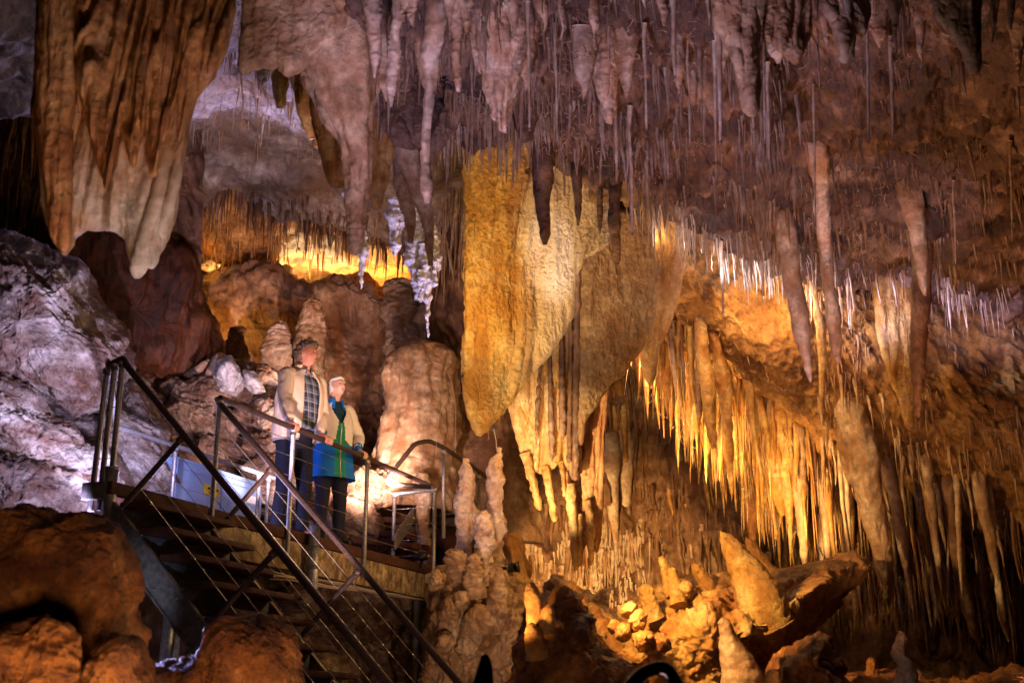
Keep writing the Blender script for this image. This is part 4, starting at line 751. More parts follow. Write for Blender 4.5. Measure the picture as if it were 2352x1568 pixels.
o = mesh_obj('small_stalactites', np.concatenate(smallV), np.concatenate(smallF), None, mats=[M[x] for x in matlist], midx=np.concatenate(smallM), origin=(0, 10, 5))
tag(o, kind='stuff')
# long thin straws over the upper right, each its own thing
for i, (u, v0, v1, w, d) in enumerate([(1212, 10, 300, 4, 7.4), (1222, 230, 380, 4, 8.4), (1275, 60, 330, 4, 7.8), (1412, 210, 420, 6, 8.2), (1405, 330, 560, 5, 8.6), (1447, 250, 540, 5, 8.4), (1545, -20, 180, 7, 6.4), (1630, -60, 310, 4, 6.6), (1650, -60, 330, 6, 6.7), (1640, 100, 415, 4, 7.2), (1660, 180, 415, 3, 7.6), (1752, -40, 330, 4, 7.0), (1762, 150, 370, 4, 7.4), (1857, -60, 215, 5, 6.2), (1868, 200, 520, 3, 8.0), (1990, -60, 330, 5, 6.6), (2004, 300, 490, 4, 8.0), (2046, 90, 320, 5, 7.0), (1725, 100, 300, 4, 7.2), (1782, 330, 600, 5, 8.6), (1580, 100, 340, 3, 7.8), (1480, 60, 300, 4, 7.4), (2240, 280, 500, 4, 8.4), (2320, 330, 560, 3, 8.4), (2190, 420, 610, 3, 8.8), (1940, 420, 640, 3, 9), (1748, 560, 680, 4, 10.6), (1656, 560, 720, 5, 10.6), (1690, 580, 650, 4, 10.6)]):
    if v0 > 0:
        c_ = surf_d('ceil', CEIL, u, v0)
        if c_: w = w * c_ / d; d = c_ - .02; v0 -= 6
    if i % 3 == 1: continue
    o = spindle('straw_stalactite', [(u, v0, d, w * R.uniform(1.0, 2.0)), (u + R.uniform(-2, 3), v0 + (v1 - v0) * .2, d, w),  (u + 3, (v0 + v1) / 2, d, w * .9), (u + 5, v1, d, w * .5)], M['straw'], [('fbm', .006, .1, .6, 2), ('bill', .004, .03)], 10, 50)
    tag(o, 'long thin pencil straight straw stalactite hanging in front of the ceiling at the upper right', 'stalactite', 'long straws of the upper right')
# ================================================================ metal and timber
M['galv'] = plain('galvanised_steel', (.4, .4, .43), .52, .8, .6, 60, .4)
M['brownpipe'] = plain('brown_painted_pipe', (.075, .048, .046), .48, .2, .6, 70, .45)
M['cable'] = plain('steel_cable', (.6, .58, .6), .3, .9)
M['steel'] = plain('dark_grey_steel', (.2, .2, .215), .5, .3, .8, 25, .4)
M['plank'] = plain('dark_red_plank', (.065, .02, .013), .85, 0, .5, 18, .4)
M['riser'] = plain('blue_grey_riser', (.06, .075, .1), .7, 0, .8, 30, .4)
M['blackm'] = plain('black_lamp_housing', (.01, .01, .012), .35, .1)
M['cabm'] = plain('blue_lit_paint', (.26, .42, .78), .4, .05, 0, 10, .04)  # blue of the lamp light is mixed into the paint colour
M['yellow'] = plain('yellow_sticker', (.8, .6, .02), .5)
M['ink'] = plain('black_ink', (.01, .01, .01), .5)
M['paper'] = plain('paper_label', (.75, .78, .82), .6)
M['wire'] = plain('thin_wire', (.45, .38, .33), .5, .2)
M['timber'] = rock('mottled_timber', (.2, .13, .07), (.42, .31, .18), (.6, .48, .3), stain=(.07, .045, .025), stain_amt=.75, rough=.6, sc1=5, sc2=30, bump=.3, streak=(16, 16, 11), bdist=.01)
E2 = np.array([.355, .935, 0]); E2 /= np.linalg.norm(E2); N2 = np.array([E2[1], -E2[0], 0]); A0 = np.array([-3.05, 9.25, 0])
ZD, ZR = 3.3, 4.27
def D(s, t, z): return A0 + E2 * s + N2 * t + np.array([0, 0, z])
def s_at(u, t, z=ZR):
    lo, hi = -1.0, 9.0
    for _ in range(40):
        m = (lo + hi) / 2
        if PX(D(m, t, z))[0] < u: lo = m
        else: hi = m
    return lo
def tube_raw(pts, r, sides=10):
    P = np.array(pts, float); n = len(P); T = np.gradient(P, axis=0) if n > 2 else np.repeat([P[1] - P[0]], 2, 0)
    T = T / np.linalg.norm(T, axis=1)[:, None]
    ref = np.array([0, 0, 1.0]) if abs(T[0][2]) < .9 else np.array([1.0, 0, 0])
    th = np.linspace(0, 2 * math.pi, sides, endpoint=False); rings = []
    X = np.cross(T[0], ref); X /= np.linalg.norm(X)
    for i in range(n):
        X = X - T[i] * (X @ T[i]); X /= np.linalg.norm(X); Y = np.cross(T[i], X)
        rings.append(P[i] + r * (np.cos(th)[:, None] * X + np.sin(th)[:, None] * Y))
    V = np.concatenate(rings); f = [tuple(x) for x in grid_faces(n, sides, True)]
    f.append(tuple(range(sides))); f.append(tuple((n - 1) * sides + j for j in reversed(range(sides))))
    return V, f
def bend(pts, rad=.08, k=6):
    """round the corners of a polyline like bent pipe"""
    P = [np.array(p, float) for p in pts]; out = [P[0]]
    for i in range(1, len(P) - 1):
        a, b, c = P[i - 1], P[i], P[i + 1]; d1 = (a - b) / np.linalg.norm(a - b); d2 = (c - b) / np.linalg.norm(c - b)
        q = min(rad, .45 * np.linalg.norm(a - b), .45 * np.linalg.norm(c - b)); p1 = b + d1 * q; p2 = b + d2 * q
        for j in range(k + 1):
            t = j / k; out.append((1 - t) ** 2 * p1 + 2 * t * (1 - t) * b + t * t * p2)
    out.append(P[-1]); return out
def pipe(name, pts, r, mat, parent, sides=12, rad=.08):
    V, f = tube_raw(bend(pts, rad) if len(pts) > 2 else pts, r, sides); return mesh_obj(name, V, f, M[mat], parent=parent)
def box_raw(o, ax, ay, az):
    o, ax, ay, az = [np.array(q, float) for q in (o, ax, ay, az)]
    V = np.array([o + i * ax + j * ay + k * az for i in (0, 1) for j in (0, 1) for k in (0, 1)])
    f = [(0, 1, 3, 2), (4, 6, 7, 5), (0, 4, 5, 1), (2, 3, 7, 6), (0, 2, 6, 4), (1, 5, 7, 3)]
    return V, f
def bevel(o, w=.006, seg=2):
    m = o.modifiers.new('bevel', 'BEVEL'); m.width = w; m.segments = seg; m.limit_method = 'ANGLE'; return o
def box(name, o, ax, ay, az, mat, parent, w=.006):
    V, f = box_raw(o, ax, ay, az); return bevel(mesh_obj(name, V, f, M[mat], parent=parent, smooth=False), w)
def node(p, r=.04):
    th = np.linspace(0, math.pi, 9)[:, None]; ph = np.linspace(0, 2 * math.pi, 12, endpoint=False)[None]
    V = np.stack([r * np.sin(th) * np.cos(ph), r * np.sin(th) * np.sin(ph), r * np.cos(th) + 0 * ph], -1).reshape(-1, 3) + np.array(p)
    return V, [tuple(x) for x in grid_faces(9, 12, True)]
UPV = np.array([0, 0, 1.0])
# deck
SP = [s_at(u, 0) for u in (494, 664, 835, 990)]
SE = SP[3] + .03
deck = empty('viewing_deck', D(1.3, -.6, ZD), 'raised timber viewing deck with mottled timber beam edge where the couple stands', 'deck')
z0 = ZD - .05
pl = [(s, t) for s, t in [(0.02, -.02), (SE, -.02), (SE, -1.55), (1.8, -1.55), (0.02, -.2)]]
V = [D(s, t, z0) for s, t in pl] + [D(s, t, ZD) for s, t in pl]
f = [(4, 3, 2, 1, 0), (5, 6, 7, 8, 9)] + [(i, (i + 1) % 5, 5 + (i + 1) % 5, 5 + i) for i in range(5)]
bevel(mesh_obj('deck_boards', V, f, M['plank'], parent=deck, smooth=False))
box('edge_board', D(SP[0] - .12, 0, ZD - .09), E2 * (SE - SP[0] + .12), N2 * .03, UPV * .1, 'plank', deck)
box('edge_beam', D(SP[0] - .1, -.06, ZD - .37), E2 * (SE - SP[0] + .1), N2 * .075, UPV * .275, 'timber', deck)
box('edge_board', D(-.05, 0.0, ZD - .09), E2 * (SP[0] + .0), N2 * .05, UPV * .1, 'plank', deck)
box('cross_beam', D(SE - .08, -1.5, ZD - .34), E2 * .07, N2 * 1.43, UPV * .27, 'timber', deck)
box('cross_beam', D(SP[0] - .1, -1.5, ZD - .34), E2 * .07, N2 * 1.43, UPV * .27, 'timber', deck)
box('cross_beam', D(3.5, -1.5, ZD - .36), E2 * .09, N2 * 1.42, UPV * .3, 'timber', deck)
box('back_beam', D(1.8, -1.56, ZD - .3), E2 * (SE - 1.8), N2 * .06, UPV * .24, 'timber', deck)
box('corner_plate', D(-.06, -.22, ZD - .12), E2 * .06, N2 * .22, UPV * .13, 'steel', deck)
# loose cables under the deck edge
raw = []
for k in range(7):
    pts = []; ph = R.uniform(0, 6)
    for i in range(24):
        t = i / 23; s = 2.35 + t * (SE - 2.45)
        pts.append(D(s, .0 + .02 * math.sin(ph + 9 * t), ZD - .39 - .012 * k * (1 - t) - .035 * abs(math.sin(ph + 7 * t)) * (1 - t)))
    raw.append(tube_raw(pts, .007, 6))
Vv, f = join_raw(raw); mesh_obj('cable_bundle', Vv, f, M['wire'], parent=deck)
pipe('pile', [D(s_at(722, .1, ZD), .1, ZD - .52), D(s_at(722, .1, ZD), .1, ZD + .08)], .055, 'galv', deck, 20)
for dz in (-.12, -.3):
    s = s_at(722, .1, ZD); Vv, f = tube_raw([D(s, .1, ZD + dz), D(s, .1, ZD + dz - .03)], .064, 20); mesh_obj('clamp', Vv, f, M['steel'], parent=deck)
for s, t, zt in ((SE - .12, -.1, ZD - .37), (s_at(405, -.2, 2.4), -.2, ZD - .4), (3.6, -1.3, ZD - .36), (SP[0], -1.2, ZD - .34)):
    pipe('support_post', [D(s, t, .1), D(s, t, zt)], .045, 'galv', deck, 16)
pipe('brace', [D(.35, .35, 1.7), D(.75, .1, 2.95)], .045, 'galv', deck, 14)
pipe('brace', [D(1.1, .1, 1.9), D(1.1, .1, 2.9)], .04, 'galv', deck, 14)

def railing(name, label, pts_top, posts, cables, mat='brownpipe', r=.027, cap=True, group=None):
    root = empty(name, posts[0][0] if posts else pts_top[0], label, 'railing', group)
    pipe('handrail', pts_top, r, mat, root, 14)
    for a, b, m in posts:
        V1 = [tube_raw([a, b], .0225, 14)]
        if cap: V1.append(tube_raw([b - .05 * (b - a) / np.linalg.norm(b - a), b], .031, 14))
        Vv, f = join_raw(V1); mesh_obj('post', Vv, f, M[m], parent=root)
    for c in cables: Vv, f = tube_raw(c, .0028, 6); mesh_obj('cable', Vv, f, M['cable'], parent=root)
    return root
# rail along the deck edge
posts = [(D(s, .05, ZD - .3), D(s, .05, ZR - .02), 'galv') for s in SP]
zend = ZR - .02
railing('deck_railing', 'brown handrail with wire cables along the deck edge, held by the couple', [D(SP[0], .05, ZR), D(SP[2], .05, ZR), D(SP[3], .05, zend)], posts,
        [[D(SP[0], .05, ZD + h), D(SP[3], .05, ZD + h)] for h in (.12, .31, .5, .69, .84)])
# far side
sa, sb = 1.84, SE
far = [D(.0, -.14, ZR), D(1.84, -1.5, ZR), D(3.1, -1.5, ZR), D(sb, -1.5, ZR)]
fp = [D(1.84, -1.5, 0), D(s_at(404, -1.5), -1.5, 0), D(s_at(596, -1.5), -1.5, 0), D(4.6, -1.5, 0), D(sb, -1.5, 0)]
railing('back_railing', 'grey galvanised rail with wires on the far side of the deck before the cabinet', far, [(p + UPV * ZD, p + UPV * (ZR - .02), 'galv') for p in fp],
        [[D(0, -.14, ZD + h), D(1.84, -1.5, ZD + h), D(sb, -1.5, ZD + h)] for h in (.16, .36, .56, .76)], mat='galv', r=.024)
# corner at the stair head
railing('corner_railing', 'cluster of upright posts at the left corner of the deck', [D(.0, -.01, ZR + .0), D(-.0, -.06, ZR), D(-.0, -.12, ZR - .02), D(-.0, -.145, ZR - .1)],
        [(D(0, -.09, ZD - .2), D(0, -.07, ZR - .02), 'galv'), (D(0, -.17, ZD - .2), D(-.0, -.14, ZR - .05), 'galv'), (D(0, -.0, ZD - .35), D(0, 0, ZR - .01), 'galv')],
        [[D(0, 0, ZD + h), D(0, -.15, ZD + h)] for h in (.2, .4, .6, .8)])
pipe('post_sleeve', [D(0, .0, ZD - .34), D(0, .0, ZD + .1)], .05, 'galv', deck, 20)
pipe('post_sleeve', [D(0, .0, ZD + .1), D(0, .0, ZD + .125)], .054, 'galv', deck, 20)
# stair
K = 1.03; S0, S1 = 0.0, SP[0]; LEN = 3.1
stair = empty('staircase', D(.6, 1.0, 1.5), 'steep open stair with red brown treads going down toward the lower right', 'staircase')
def st(s, t, z): return D(s, t, z - K * t)
ang = np.array([0, 0, -K])
def stringer(s, w, mat):
    o = st(s, -.02, ZD - .36); return box('stringer', o, E2 * w, (N2 + ang) * LEN, UPV * .27, mat, stair, .008)
stringer(S0 - .02, .05, 'steel'); stringer(S1 - .03, .05, 'timber')
for s in (S0 - .03,):
    V1 = [node(st(s, t, ZD - .3 + (.14 if i % 2 else 0)) - E2 * .002, .014) for i, t in enumerate(np.arange(.1, LEN, .2))]
    Vv, f = join_raw(V1); mesh_obj('bolts', Vv, f, M['steel'], parent=stair)
    box('flange', st(s - .03, -.02, ZD - .37), E2 * .09, (N2 + ang) * LEN, UPV * .014, 'steel', stair, .003)
nst = 14; run = .2
for i in range(nst):
    t = .06 + i * run; z = ZD - K * t - .12
    box('tread', D(S0 + .05, t, z), E2 * (S1 - S0 - .1), N2 * .27, UPV * .045, 'plank', stair)
    box('riser', D(S0 + .06, t + .02, z - .17), E2 * (S1 - S0 - .12), N2 * .02 , UPV * .165, 'riser', stair)
def stair_rail(s, label, extra):
    rx = lambda t, h=0: D(s, t, ZR - K * t + h)
    T1 = LEN + .1
    ps = []
    for t in np.arange(.62, LEN, .86):
        b = D(s, t - .47, ZD - K * t - .5 + .93); a = rx(t, -.02); ps.append((D(s, t - .5, ZR - K * t - .52), a, 'brownpipe'))
    ln = lambda h: [D(s, .05, ZR - .03 - h), D(s, T1, ZR - K * T1 - h + .0)]
    return railing('stair_railing', label, extra + [rx(.06 if extra else 0), rx(T1)], ps, [ln(h) for h in (.19, .38, .57, .76)], cap=True)
stair_rail(S0, 'left sloping brown handrail of the stair with slanted struts and wires', [D(S0, -.05, ZR), D(S0, -.0, ZR + .02)])
stair_rail(S1, 'right sloping brown handrail of the stair, starting at the deck rail', [D(S1, .02, ZR)])
# end rail and far walkway
a = D(SE, .04, ZR - .04); b = D(SE, -.52, ZR - .06)
railing('end_railing', 'short grey rail with wires closing the right end of the deck', [a, b], [(D(SE, .04, ZD - .05), a, 'galv'), (D(SE, -.5, ZD - .02), b + N2 * .02, 'galv')], [[D(SE, .04, ZD + h), D(SE, -.5, ZD + h)] for h in (.15, .34, .53, .72)], mat='galv', cap=True)
wp = lambda u, v, d: W(u, v, d)
ps = [(wp(u, vb, d), wp(u, vt, d), 'galv') for u, vt, vb, d in [(1019, 1032, 1235, 14.9), (1100, 1088, 1240, 15.8), (1158, 1130, 1230, 16.5), (1207, 1166, 1232, 17.2)]]
railing('walkway_railing', 'brown bent handrail of the far walkway descending to the right behind the stalagmites', [wp(990, 1118, 13.9), wp(905, 1112, 13.9), wp(886, 1106, 13.9), wp(900, 1085, 14), wp(953, 1018, 14.3), wp(985, 1012, 14.5), wp(1020, 1028, 14.9), wp(1100, 1082, 15.8), wp(1207, 1163, 17.2), wp(1145, 1215, 17.6)], ps,
        [[wp(1019, 1032 + k * 45, 14.9), wp(1207, 1166 + k * 16, 17.2)] for k in (1, 2, 3)])
wk = empty('far_walkway', W(1080, 1240, 15.5), 'dark walkway slab beyond the deck with a few red brown steps', 'walkway')
V = [W(1000, 1215, 15.6), W(1030, 1245, 14.9), W(1215, 1228, 17.2), W(1120, 1190, 17.8)]
V = [v + UPV * 0 for v in V] + [v - UPV * .16 for v in V]
mesh_obj('slab', V, [(0, 1, 2, 3), (7, 6, 5, 4), (0, 4, 5, 1), (1, 5, 6, 2), (2, 6, 7, 3), (3, 7, 4, 0)], M['plank'], parent=wk, smooth=False)
for i, (u, v, d) in enumerate([(825, 1226, 14.9), (812, 1246, 14.4), (866, 1196, 15.6)]):
    o = W(u, v, d); q = W(u + 135, v - 16, d + .5) - o; q[2] = 0
    box('tread', o, q, np.array([.2, .26, 0]), UPV * .07, 'plank', wk)
box('stringer', W(905, 1262, 14.1), W(958, 1180, 15.6) - W(905, 1262, 14.1), E2 * .05, UPV * .18, 'steel', wk)
pipe('brace', [W(722, 1128, 15.2), W(775, 1230, 14.6)], .045, 'galv', deck, 12)
# cabinet
s1, s2 = s_at(400, -1.95, 3.9), s_at(598, -1.95, 3.7)
zt = 1.6 + (PX(D(s1, -1.95, 0))[2] * 0 + 2.62)
# top height from the pixel row of the front left corner
lo, hi = 3.0, 5.5
for _ in range(40):
    m_ = (lo + hi) / 2
    if PX(D(s1, -1.95, m_))[1] > 1046: lo = m_
    else: hi = m_
zt = lo
cab = empty('electrical_cabinet', D((s1 + s2) / 2, -2.1, 2.9), 'pale blue lit metal electrical cabinet with a yellow danger sticker behind the deck', 'cabinet')
box('cabinet_body', D(s1, -2.5, 2.9), E2 * (s2 - s1), N2 * .54, UPV * (zt - 2.9), 'cabm', cab, .012)
mid = (s1 + s2) / 2
for a_, b_ in ((s1 + .03, mid - .006), (mid + .006, s2 - .03)): box('cabinet_door', D(a_, -1.962, 2.93), E2 * (b_ - a_), N2 * .02, UPV * (zt - 2.97), 'cabm', cab, .004)
box('cabinet_side_box', D(s1 - .42, -2.6, 2.9), E2 * .36, N2 * .5, UPV * (zt - 2.98), 'cabm', cab, .01)
ss = s_at(461, -1.94, 3.6); se = s_at(498, -1.94, 3.6)
def zat(u, v, s, t):
    lo, hi = 2.5, 5.5
    for _ in range(40):
        m = (lo + hi) / 2
        if PX(D(s, t, m))[1] > v: lo = m
        else: hi = m
    return lo
zy1 = zat(0, 1110, ss, -1.94); zy0 = zat(0, 1132, ss, -1.94)
box('sticker', D(ss, -1.9405, zy0), E2 * (se - ss), N2 * .003, UPV * (zy1 - zy0), 'yellow', cab, .0005)
th = np.linspace(0, 2 * math.pi, 28, endpoint=False); sc_, zc_ = ss + (se - ss) * .58, zy0 + (zy1 - zy0) * .66
V = [D(sc_ + .36 * (se - ss) * math.cos(a), -1.9365 , zc_ + .2 * (zy1 - zy0) * math.sin(a)) for a in th] + [D(sc_ + .36 * (se - ss) * math.cos(a), -1.934, zc_ + .2 * (zy1 - zy0) * math.sin(a)) for a in th]
mesh_obj('danger_oval', V, [tuple(range(28, 56))] + [(i, (i + 1) % 28, 28 + (i + 1) % 28, 28 + i) for i in range(28)], M['ink'], parent=cab, smooth=False)
def text3d(txt, size, s, t, z, mat, parent, name='lettering'):
    cu = bpy.data.curves.new(name, 'FONT'); cu.body = txt; cu.size = size; cu.align_x = 'CENTER'; cu.align_y = 'CENTER'; cu.extrude = .0008
    tmp = bpy.data.objects.new('tmp', cu); COL.objects.link(tmp); dg = bpy.context.evaluated_depsgraph_get()
    me = bpy.data.meshes.new_from_object(tmp.evaluated_get(dg)); bpy.data.objects.remove(tmp)
    o = bpy.data.objects.new(name, me); COL.objects.link(o); me.materials.clear(); me.materials.append(M[mat]); o.parent = parent
    p = D(s, t, z) - np.array(parent['_o']); o.matrix_local = Matrix(((E2[0], 0, N2[0], p[0]), (E2[1], 0, N2[1], p[1]), (0, 1, 0, p[2]), (0, 0, 0, 1)))
    return o
text3d('DANGER', .3 * (zy1 - zy0), sc_, -1.931, zc_, 'yellow', cab)
for k in range(2): text3d('ELECTRICAL' if k == 0 else 'HAZARD', .16 * (zy1 - zy0), sc_, -1.935, zy0 + (zy1 - zy0) * (.3 - .18 * k), 'ink', cab)
sp = s_at(560, -1.94, 3.5); box('notice', D(sp, -1.9405, zat(0, 1152, sp, -1.94)), E2 * .2, N2 * .003, UPV * .09, 'paper', cab, .0005)
# lamps fixtures, wires
fl = empty('floodlight', W(968, 1283, 14.3), 'small black dome lamp on the deck edge at the foot of the white stalagmite', 'lamp')
V, f = node(W(968, 1280, 14.25), .085); V[:, 2] = np.where(V[:, 2] < W(968, 1283, 14.25)[2], W(968, 1283, 14.25)[2] + (V[:, 2] - W(968, 1283, 14.25)[2]) * .3, V[:, 2]); mesh_obj('lamp_housing', V, f, M['blackm'], parent=fl)
pipe('lamp_foot', [W(968, 1302, 14.25), W(968, 1284, 14.25)], .02, 'blackm', fl)
fl = empty('floodlight', W(1172, 1303, 12.9), 'small black cylindrical spotlight on the brown bank right of the pink stalagmites', 'lamp')
Vv, f = join_raw([tube_raw([W(1168, 1304, 12.9), W(1187, 1302, 12.85)], .05, 16), tube_raw([W(1186, 1302, 12.85), W(1193, 1301, 12.85)], .058, 16)]); mesh_obj('lamp_housing', Vv, f, M['blackm'], parent=fl)
pipe('lamp_bracket', [W(1150, 1304, 12.95), W(1170, 1304, 12.9)], .018, 'blackm', fl)
def thin(pts, label, r=.0024):
    A = crom(np.array(pts, float), 50); P = W(A[:, 0], A[:, 1], A[:, 2]); V, f = tube_raw(P, r, 6); tag(mesh_obj('thin_wire', V, f, M['wire']), label, 'wire')
thin([(1002, 1045, 14.6), (1004, 985, 14.6), (1018, 930, 14.6), (1045, 905, 14.7), (1085, 900, 14.8)], 'pale thin wire arching up left of the golden shawl point')
thin([(933, 900, 15), (950, 860, 15), (990, 832, 15), (1025, 850, 15), (1045, 920, 15), (1046, 1040, 15)], 'fine hair like wire forming a high arch before the flowstone dome')
thin([(1134, 985, 13), (1139, 1010, 13), (1140, 1030, 13)], 'tiny wire above the crooked pink stalagmite')
# blurred dark rail ends close to the camera
root = empty('near_rail_post', W(1112, 1568, 4.2), 'blurred dark glossy post end close to the camera at the bottom centre', 'post')
M['gloss'] = plain('glossy_dark_pipe', (.012, .012, .03), .12, .6, coat=.6)
pipe('post_pipe', [W(1085, 1600, 4.2), W(1113, 1504, 4.2), W(1122, 1520, 4.2), W(1132, 1640, 4.2)], .012, 'gloss', root, 14, .02)
V, f = blob('', [(1082, 1590), (1098, 1550), (1110, 1512), (1120, 1515), (1130, 1560), (1134, 1620), (1090, 1640)], 4.22, .03, None, [], res=40, raw=True); mesh_obj('post_plate', V, f, M['gloss'], parent=root)
root = empty('near_curved_pipe', W(1500, 1568, 4.0), 'blurred black curved pipe close to the camera at the bottom edge', 'pipe')
pipe('bent_pipe', [W(1415, 1620, 4), W(1470, 1545, 4), W(1530, 1525, 4), W(1570, 1600, 4)], .022, 'gloss', root, 14, .1)
# ================================================================ people
def cloth(name, c, rough=.85, bump=.25, scale=220, var=.1): return plain(name, c, rough, 0, bump, scale, var)
M['skin_m'] = plain('ruddy_skin', (.62, .25, .18), .5, 0, .15, 90, .12); M['skin_w'] = plain('fair_skin', (.7, .42, .34), .5, 0, .15, 90, .1)
M['jacket'] = cloth('cream_jacket', (.66, .52, .4)); M['ribband'] = cloth('taupe_rib', (.33, .26, .22), bump=.6)
M['jeans'] = cloth('navy_jeans', (.008, .01, .026), var=.35, scale=60); M['navytr'] = cloth('navy_trousers', (.006, .007, .03)); M['shoe'] = plain('dark_shoe', (.02, .018, .022), .4)
M['redshoe'] = plain('red_shoe_panel', (.35, .03, .04), .5); M['hair_m'] = plain('grey_brown_hair', (.16, .11, .085), .6, 0, .9, 160, .5); M['hair_w'] = plain('white_hair', (.72, .66, .66), .6, 0, .8, 160, .2)
M['wpale'] = cloth('pale_pink_fleece', (.88, .82, .86)); M['wblue'] = cloth('blue_fleece', (.0, .17, .75)); M['wgreen'] = cloth('green_panel', (.01, .25, .17)); M['teal'] = cloth('teal_scarf', (.0, .035, .085))
M['zip'] = plain('zip', (.7, .72, .72), .35, .6); M['eye'] = plain('dark_eye', (.02, .012, .01), .2); M['lips'] = plain('lips', (.45, .14, .12), .45); M['teeth'] = plain('teeth', (.8, .76, .7), .3)
def plaid():
    m, nt, N, L = newmat('plaid_shirt'); out = N.new('ShaderNodeOutputMaterial'); b = N.new('ShaderNodeBsdfPrincipled'); b.inputs['Roughness'].default_value = .85
    g = N.new('ShaderNodeNewGeometry'); sx = N.new('ShaderNodeSeparateXYZ'); L.new(g.outputs['Position'], sx.inputs[0])
    d = N.new('ShaderNodeVectorMath'); d.operation = 'DOT_PRODUCT'; d.inputs[1].default_value = (.75, .66, .12); L.new(g.outputs['Position'], d.inputs[0])
    def stripe(src, per, lo):
        a = N.new('ShaderNodeMath'); a.operation = 'MULTIPLY'; a.inputs[1].default_value = 1 / per; L.new(src, a.inputs[0])
        f = N.new('ShaderNodeMath'); f.operation = 'FRACT'; L.new(a.outputs[0], f.inputs[0])
        h = N.new('ShaderNodeMath'); h.operation = 'LESS_THAN'; h.inputs[1].default_value = lo; L.new(f.outputs[0], h.inputs[0]); return h.outputs[0]
    s1, s2 = stripe(d.outputs['Value'], .085, .5), stripe(sx.outputs['Z'], .095, .5); t1, t2 = stripe(d.outputs['Value'], .085, .08), stripe(sx.outputs['Z'], .095, .08)
    ad = N.new('ShaderNodeMath'); ad.operation = 'ADD'; L.new(s1, ad.inputs[0]); L.new(s2, ad.inputs[1])
    hf = N.new('ShaderNodeMath'); hf.operation = 'MULTIPLY'; hf.inputs[1].default_value = .42; L.new(ad.outputs[0], hf.inputs[0])
    mx = N.new('ShaderNodeMix'); mx.data_type = 'RGBA'; mx.inputs[6].default_value = (.012, .014, .045, 1); mx.inputs[7].default_value = (.14, .19, .28, 1); L.new(hf.outputs[0], mx.inputs[0])
    mm = N.new('ShaderNodeMath'); mm.operation = 'MAXIMUM'; L.new(t1, mm.inputs[0]); L.new(t2, mm.inputs[1])
    m3 = N.new('ShaderNodeMath'); m3.operation = 'MULTIPLY'; m3.inputs[1].default_value = .45; L.new(mm.outputs[0], m3.inputs[0])
    m2 = N.new('ShaderNodeMix'); m2.data_type = 'RGBA'; m2.inputs[7].default_value = (.62, .62, .66, 1); L.new(m3.outputs[0], m2.inputs[0]); L.new(mx.outputs[2], m2.inputs[6])
    L.new(m2.outputs[2], b.inputs['Base Color']); L.new(b.outputs[0], out.inputs['Surface']); return m
M['plaid'] = plaid()
class Frame:
    def __init__(s, base, ang):
        s.b = np.array(base, float); a = math.radians(ang); s.f = np.array([math.cos(a), math.sin(a), 0]); s.r = np.array([s.f[1], -s.f[0], 0]); s.u = UPV
    def __call__(s, p):
        p = np.asarray(p, float); return s.b + p[..., :1] * s.r + p[..., 1:2] * s.f + p[..., 2:3] * s.u
    def inv(s, q): q = np.asarray(q) - s.b; return np.array([q @ s.r, q @ s.f, q @ s.u])
def limb(pts, rings=30, sides=18, cap=True, fold=0.0, fs=.05):
    """world points (x,y,z,r): a tapering limb with rounded ends"""
    A = crom(np.array(pts, float), rings); C = A[:, :3]; r = A[:, 3]
    T = np.gradient(C, axis=0); T /= np.linalg.norm(T, axis=1)[:, None]
    if cap:
        k = 5; ea = [C[0] - T[0] * r[0] * math.sin(a) for a in np.linspace(math.pi / 2 * .97, .1, k)]; ra = [r[0] * math.cos(a) for a in np.linspace(math.pi / 2 * .97, .1, k)]
        eb = [C[-1] + T[-1] * r[-1] * math.sin(a) for a in np.linspace(.1, math.pi / 2 * .97, k)]; rb = [r[-1] * math.cos(a) for a in np.linspace(.1, math.pi / 2 * .97, k)]
        C = np.concatenate([ea, C, eb]); T = np.concatenate([[T[0]] * k, T, [T[-1]] * k]); r = np.concatenate([ra, r, rb])
    n = len(C); th = np.linspace(0, 2 * math.pi, sides, endpoint=False)
    X = np.cross(T[0], [.3, .2, .93]); X /= np.linalg.norm(X); out = []
    for i in range(n):
        X = X - T[i] * (X @ T[i]); X /= np.linalg.norm(X); Y = np.cross(T[i], X); out.append(C[i] + r[i] * (np.cos(th)[:, None] * X + np.sin(th)[:, None] * Y))
    P = np.array(out)
    if fold:
        N = P - C[:, None]; N /= np.maximum(1e-9, np.linalg.norm(N, axis=-1, keepdims=True)); P = P + N * (fold * noise(P.reshape(-1, 3), 'bill', fs, 1, 3)).reshape(P.shape[:2])[..., None]
    f = [tuple(x) for x in grid_faces(n, sides, True)]; f.append(tuple(reversed(range(sides)))); f.append(tuple((n - 1) * sides + j for j in range(sides)))
    return P.reshape(-1, 3), f
